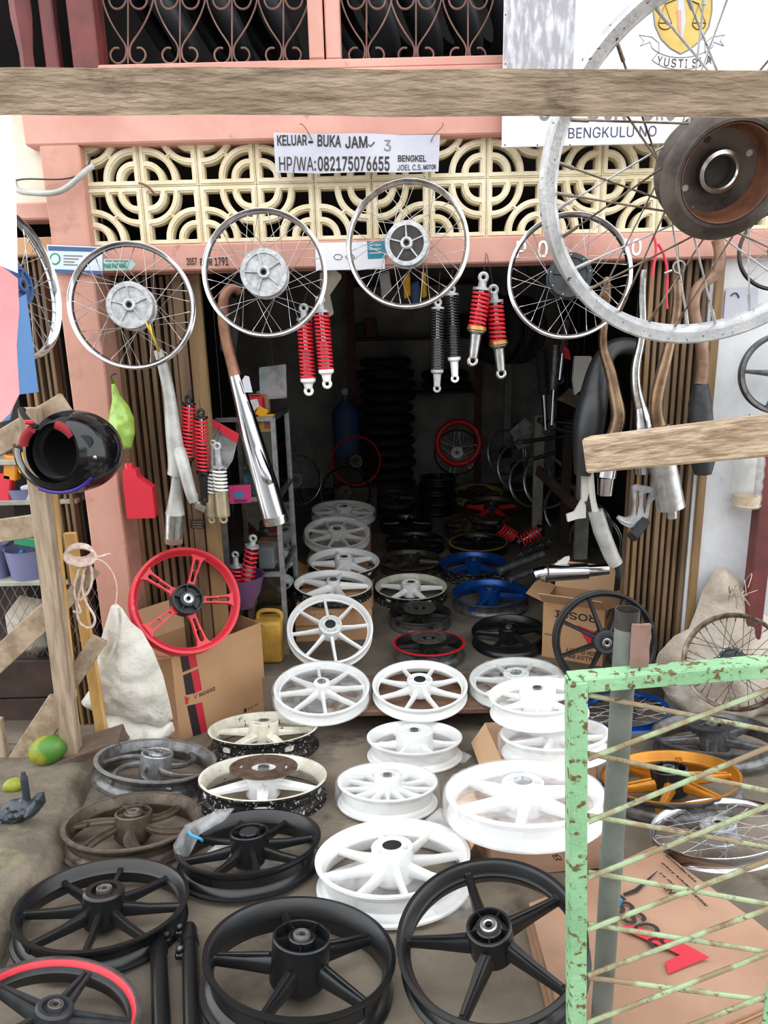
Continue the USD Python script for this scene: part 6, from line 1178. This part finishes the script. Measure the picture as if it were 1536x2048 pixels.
for k, (u, w, h, mt, lb) in enumerate(((740, .14, .20, 'dark_red', 'small dark red tin on the back shelf'), (722, .10, .14, 'grime', 'black tin on the back shelf'), (905, .22, .16, 'hub_dark', 'dark grey carton on the back shelf'), (935, .12, .22, 'dark', 'dark box at the end of the back shelf'))): a = at(u, 676, 7.2); T = np.eye(4); T[:3, 3] = (a[0], 7.5, at(700, 676, 7.2)[2] + h / 2 + .002); single('tin', rbox(w, .14, h, .006), M[mt], lb, 'tin', 30, T, 'tins on the back shelf')
bx = at(694, 900, 6.9)[0]; wb = Thing('water_bottle', 'blue water gallon bottle standing at the back', 'bottle', (bx, 6.9, 0)); wb.add('shell', lathe([(0, .5), (.13, .5), (.14, .53), (.14, .72), (.13, .75), (.14, .78), (.14, .95), (.06, 1.05), (.03, 1.06), (.03, 1.12), (0, 1.12)], 32).apply_translation((bx, 6.9, 0)), 'blue_plate', 50); wb.add('cap', lathe([(0, 1.12), (.034, 1.12), (.034, 1.18), (0, 1.18)], 20).apply_translation((bx, 6.9, 0)), 'bulb', 50); wb.add('stand', box((bx - .15, 6.76, 0), (bx + .15, 7.04, .5)), 'dark_wood')
# standing wheels at the back
def stand_wheel(label, u, v, w, Y, nrm, kind='spoked', **kw):
    C = at(u, v, Y); D = w * pxm(u, v, Y); n = np.array(nrm, float)
    if kind == 'spoked': return spoked(label, C, n, D, **kw)
    return alloy(label, C, n, D, **kw)
stand_wheel('black wire-spoke wheel with chrome rim behind the display case', 590, 960, 106, 4.9, (.25, -1, .1), hub='hub_dark', spk='grime', rim='chrome_old')
stand_wheel('wire-spoke wheel with a thin red rim in the dark at the back', 712, 922, 100, 6.35, (.05, -1, .1), rim='red_deep', hub='grime', spk='grime'); stand_wheel('black wire-spoke wheel leaning before the red-rimmed one', 692, 985, 104, 5.6, (-.2, -1, .25), rim='black', hub='grime', spk='grime')
a_ = at(712, 970, 6.35); single('wooden_crate', rbox(.4, .25, a_[2] - .005, .006).apply_translation((a_[0], 6.36, (a_[2] - .005) / 2)), M['dark_wood'], 'dark wooden crate under the red-rimmed wheel at the back', 'crate')
C = at(914, 905, 6.42); rw = spoked('chrome wheel wearing a red plastic-wrapped tyre ring, in the dark', C, np.array([-.05, -1, .1]), .44, hub='cast', nsp=24, spk='steel'); 
Ct = at(917, 886, 6.36); tw = thing('tyre', 'tyre wound in shiny red plastic hung over the chrome wheel', 'tyre', pose_matrix(Ct, np.array([-.05, -1, .1])), 'tyres in the shop'); R_t = 48 * pxm(917, 886, 6.36)
m = ringtube(R_t - .028, .030, 0, 120, 14); a_ = np.arctan2(m.vertices[:, 1], m.vertices[:, 0]); m.vertices[:, :2] *= (1 + .012 * np.sign(np.sin(a_ * 34)))[:, None]; part(tw, 'wound_plastic', m, M['red_deep'], 30)
# ---------------------------------------------------------------- inside: rack at the right
rk = Thing('timber_rack', 'rack of pale and brown stakes along the right side of the shop', 'rack', (1.2, 5.2, 0))
for u, v0, v1, w, mt in ((1012, 715, 981, .075, 'grey_wood'), (1073, 830, 1060, .085, 'grey_wood'), (1127, 840, 1088, .075, 'dark_wood'), (1160, 935, 1118, .10, 'grey_wood')):
    p_ = atz(u, v1, 0); z1 = at(u, v0, p_[1])[2]; rk.add('stake', rbox(w, .04, z1, .003).apply_translation((p_[0], p_[1], z1 / 2)), mt)
p0, p1 = at(1075, 940, 4.75), at(1160, 1020, 4.3); m, T = bar_between(p0, p1, .07, .03); rk.add('brace', moved(m, T), 'dark_wood')
RK = [(1012, 905, 6.25, 'chrome'), (1034, 935, 5.95, 'chrome_old'), (1060, 965, 5.65, 'chrome'), (1092, 965, 5.35, 'chrome'), (1112, 1005, 5.1, 'chrome_old'), (1134, 1020, 4.85, 'chrome'), (1172, 1055, 4.6, 'chrome'), (1190, 1085, 4.35, 'chrome_old')]
ordn = ['farthest', 'second farthest', 'third farthest', 'fourth farthest', 'fourth nearest', 'third nearest', 'second nearest', 'nearest']
for k, (u, v, Y, mt) in enumerate(RK): spoked('rim standing in the right-hand timber rack, %s of eight' % ordn[k], at(u, v, Y * (1.08 if k < 4 else 1.17)), np.array([-.75, -.66, .05]), .46, rim='rack_rim' if mt != 'black' else mt, hub='hub_dark', spk='grime', nsp=18, group='rims in the timber rack')
for k, (u, v, Y) in enumerate(((1040, 660, 5.6), (1066, 668, 5.4), (1092, 676, 5.2))): tyre('black tyre hung over the timber rack, %s of three' % ('farthest', 'middle', 'nearest')[k], at(1040, 660, 5.7) + np.array([.8, .6, 0]) * -.145 * k, (-.8, -.6, 0), .27, .05)
for k, (u0, v0, u1, v1, Y, lb) in enumerate(((1082, 700, 1092, 860, 4.2, 'black rubber fork gaiter with chrome lower tube hung at the rack'), (1112, 690, 1104, 850, 4.15, 'grey fork leg with chrome lower tube hung beside the gaiter one'), (1132, 640, 1120, 760, 4.1, 'short dark fork leg hung nearest the expansion chamber'))):
    a, b = at(u0, v0, Y), at(u1, v1, Y); m_ = a + (b - a) * .55; fk = Thing('front_fork', lb, 'fork leg', a, 'fork legs hung at the rack'); 
    if k == 0:
        rr = [.030 + .006 * (i % 2) for i in range(24)]; fk.add('gaiter', tube(np.linspace(a, m_, 24), rr, 16), 'rubber', 30)
    else: fk.add('upper_tube', tube([a, m_], .028, 20), 'hub_dark' if k == 2 else 'silver_dark')
    fk.add('lower_tube', tube([m_, b], .015, 16), 'chrome'); fk.add('axle_eye', eye_ring(0, .02, .008).apply_translation(b), 'hub_dark'); fk.add('hanging_wire', tube([a, [a[0], a[1], top_z + .061]], .0015, 5), 'wire')
for k, (u0, v0, u1, v1, Y) in enumerate(((1082, 842, 1150, 848, 4.3), (1092, 852, 1146, 866, 4.22), (1038, 885, 1130, 872, 4.5), (1060, 920, 1110, 905, 4.58))):
    a, b = at(u0, v0, Y), at(u1, v1, Y); sa = Thing('swing_arm', 'black steel tube arm laid across the rack, %s of four' % ('topmost', 'second from top', 'third from top', 'lowest')[k], 'swing arm', a, 'black arms on the rack'); sa.add('tube', tube([a, b], .014, 12), 'black'); sa.add('hanging_wire', cat(tube([a, [a[0], a[1], top_z + .061]], .0015, 5), tube([b, [b[0], b[1], top_z + .061]], .0015, 5)), 'wire'); sa.add('end_boss', tube([a + (0, -.03, 0), a + (0, .03, 0)], .020, 16), 'grime')
for k, (q, Y, mt, lb) in enumerate((([(1150, 712), (1182, 712), (1192, 732), (1176, 770), (1150, 790), (1146, 760)], 4.0, 'bulb', 'dull cream drilled side plate hung at the rack'), ([(1115, 800), (1140, 776), (1160, 790), (1150, 816), (1130, 806)], 4.05, 'bronze', 'brown triangular bracket hung at the rack'), ([(1020, 862), (1050, 835), (1066, 850), (1060, 890), (1036, 900)], 4.6, 'silver_dark', 'grey cast bracket lying on the rack'), ([(1126, 690), (1138, 700), (1142, 720), (1130, 716)], 4.0, 'red_deep', 'small red reflector hung at the rack'))): cb_ = Thing('cast_bracket', lb, 'bracket', at(*q[0], Y)); cb_.add('plate', plate(q, Y, .03), mt, False); p_ = at(np.mean([a_[0] for a_ in q]), np.mean([a_[1] for a_ in q]), Y + .01); cb_.add('hanging_wire', tube([p_, [p_[0], p_[1], top_z + .061]], .0012, 5), 'wire')
for k, (u0, v0, u1, v1, Y, lb) in enumerate(((1000, 1142, 1086, 1108, 3.9, 'thick grey fork tube lying over the blue wheel'), (1020, 1160, 1092, 1132, 3.85, 'thin grey fork tube lying below the thick one'))): a, b = at(u0, v0, Y), at(u1, v1, Y + .1); fk = Thing('fork_tube', lb, 'fork tube', a); fk.add('tube', tube([a, b], .024 - .006 * k, 20), 'silver_dark'); fk.add('end_cap', tube([a, a + (a - b) * .02], .027 - .006 * k, 20), 'steel')
a, b = at(1032, 1114, 4.0), at(1098, 1086, 4.1); Ln = np.linalg.norm(b - a); single('coil_spring', helix(.026, .005, 0, Ln, 14), M['spring_black'], 'bare dark coil spring lying beside the grey fork tubes', 'spring', 40, basis(a, np.cross([0, 1, 0.], b - a), None, b - a))
# tyres stacked in the loft behind the window grille
for k, (u, v, Y, n_) in enumerate(((720, 30, 3.7, (.8, .2, .55)), (800, 40, 3.75, (.8, .25, .6)), (880, 36, 3.8, (.78, .2, .6)), (960, 30, 3.85, (.8, .2, .55)), (330, 50, 3.7, (.8, .2, .55)), (430, 40, 3.8, (.8, .2, .55)), (530, 46, 3.9, (.8, .2, .55)))): tyre('dusty tyre leaning behind the window grille, %s from the pink mullion' % ('just right', 'second right', 'third right', 'fourth right', 'third left', 'second left', 'just left')[k], at(u, v, Y), n_, .30, .06, mat='rubber_cap')
# plastic bunched on the floor, loose film
for k, (q, Y, lb) in enumerate((([(640, 1750), (720, 1720), (800, 1730), (930, 1790), (968, 1810), (960, 1850), (900, 1862), (820, 1830), (740, 1850), (660, 1800)], 1.42, 'crumpled clear plastic under the large bare white wheel'), ([(346, 1690), (370, 1650), (440, 1618), (470, 1616), (450, 1640), (400, 1668), (380, 1710), (352, 1720)], 1.62, 'torn clear plastic tied with blue string on the black wheel rim'), ([(395, 1720), (430, 1690), (520, 1690), (570, 1712), (560, 1740), (470, 1750)], 1.66, 'loose clear plastic seen through the spokes of the black wheel'), ([(740, 1500), (760, 1482), (900, 1490), (945, 1512), (930, 1524), (800, 1528)], 2.30, 'bunched clear plastic under the drum-hub scooter wheel'), ([(850, 1640), (880, 1615), (960, 1650), (940, 1668), (880, 1656)], 1.60, 'loose end of film trailing from the biggest wrapped wheel'))): single('plastic_film', inflate(q, Y, .03 if k != 0 else .05, 40, .014, 5, k + 3), M['film'], lb, 'plastic', 60)
single('blue_string', tube(spline([at(378, 1662, 1.56), at(386, 1672, 1.55), at(396, 1676, 1.55), at(404, 1682, 1.56)], 12), .004, 6), M['cyan'], 'blue string knotted round the torn clear plastic', 'string')

rs_ = Thing('red_strap', 'thin red plastic straps dangling beside the bronze exhaust', 'strap', at(1308, 478, 2.74))
for c in ([(1308, 474), (1312, 500), (1306, 540), (1304, 556)], [(1316, 488), (1326, 505), (1334, 540), (1334, 582)], [(1334, 560), (1333, 600), (1334, 618)]): rs_.add('strap', tube(spline([at(u, v, 2.74) for u, v in c], 16), .005, 6), 'bottle_red')
hc_ = Thing('hose_clamp', 'steel hose clamp hung at the top of the bronze exhaust', 'clamp', at(1356, 536, 2.70)); hc_.add('band', ringtube(.022, .004, 0, 28, 6).apply_transform(trimesh.transformations.rotation_matrix(math.pi / 2, [1, 0, 0])).apply_translation(at(1358, 534, 2.70)), 'steel'); hc_.add('screw', moved(trimesh.creation.cylinder(.005, .03, sections=10), trimesh.transformations.translation_matrix(at(1336, 544, 2.70)) @ trimesh.transformations.rotation_matrix(1.2, [0, 1, 0])), 'steel'); hc_.add('hanging_wire', tube([at(1358, 526, 2.70), at(1356, 490, 2.86)], .0012, 5), 'wire')
single('twig', tube(spline([at(278, 366, 2.895), at(296, 374, 2.885), at(312, 392, 2.9)], 8), .004, 6), M['rust'], 'dead twig stuck between the pink post and the pierced blocks', 'twig')
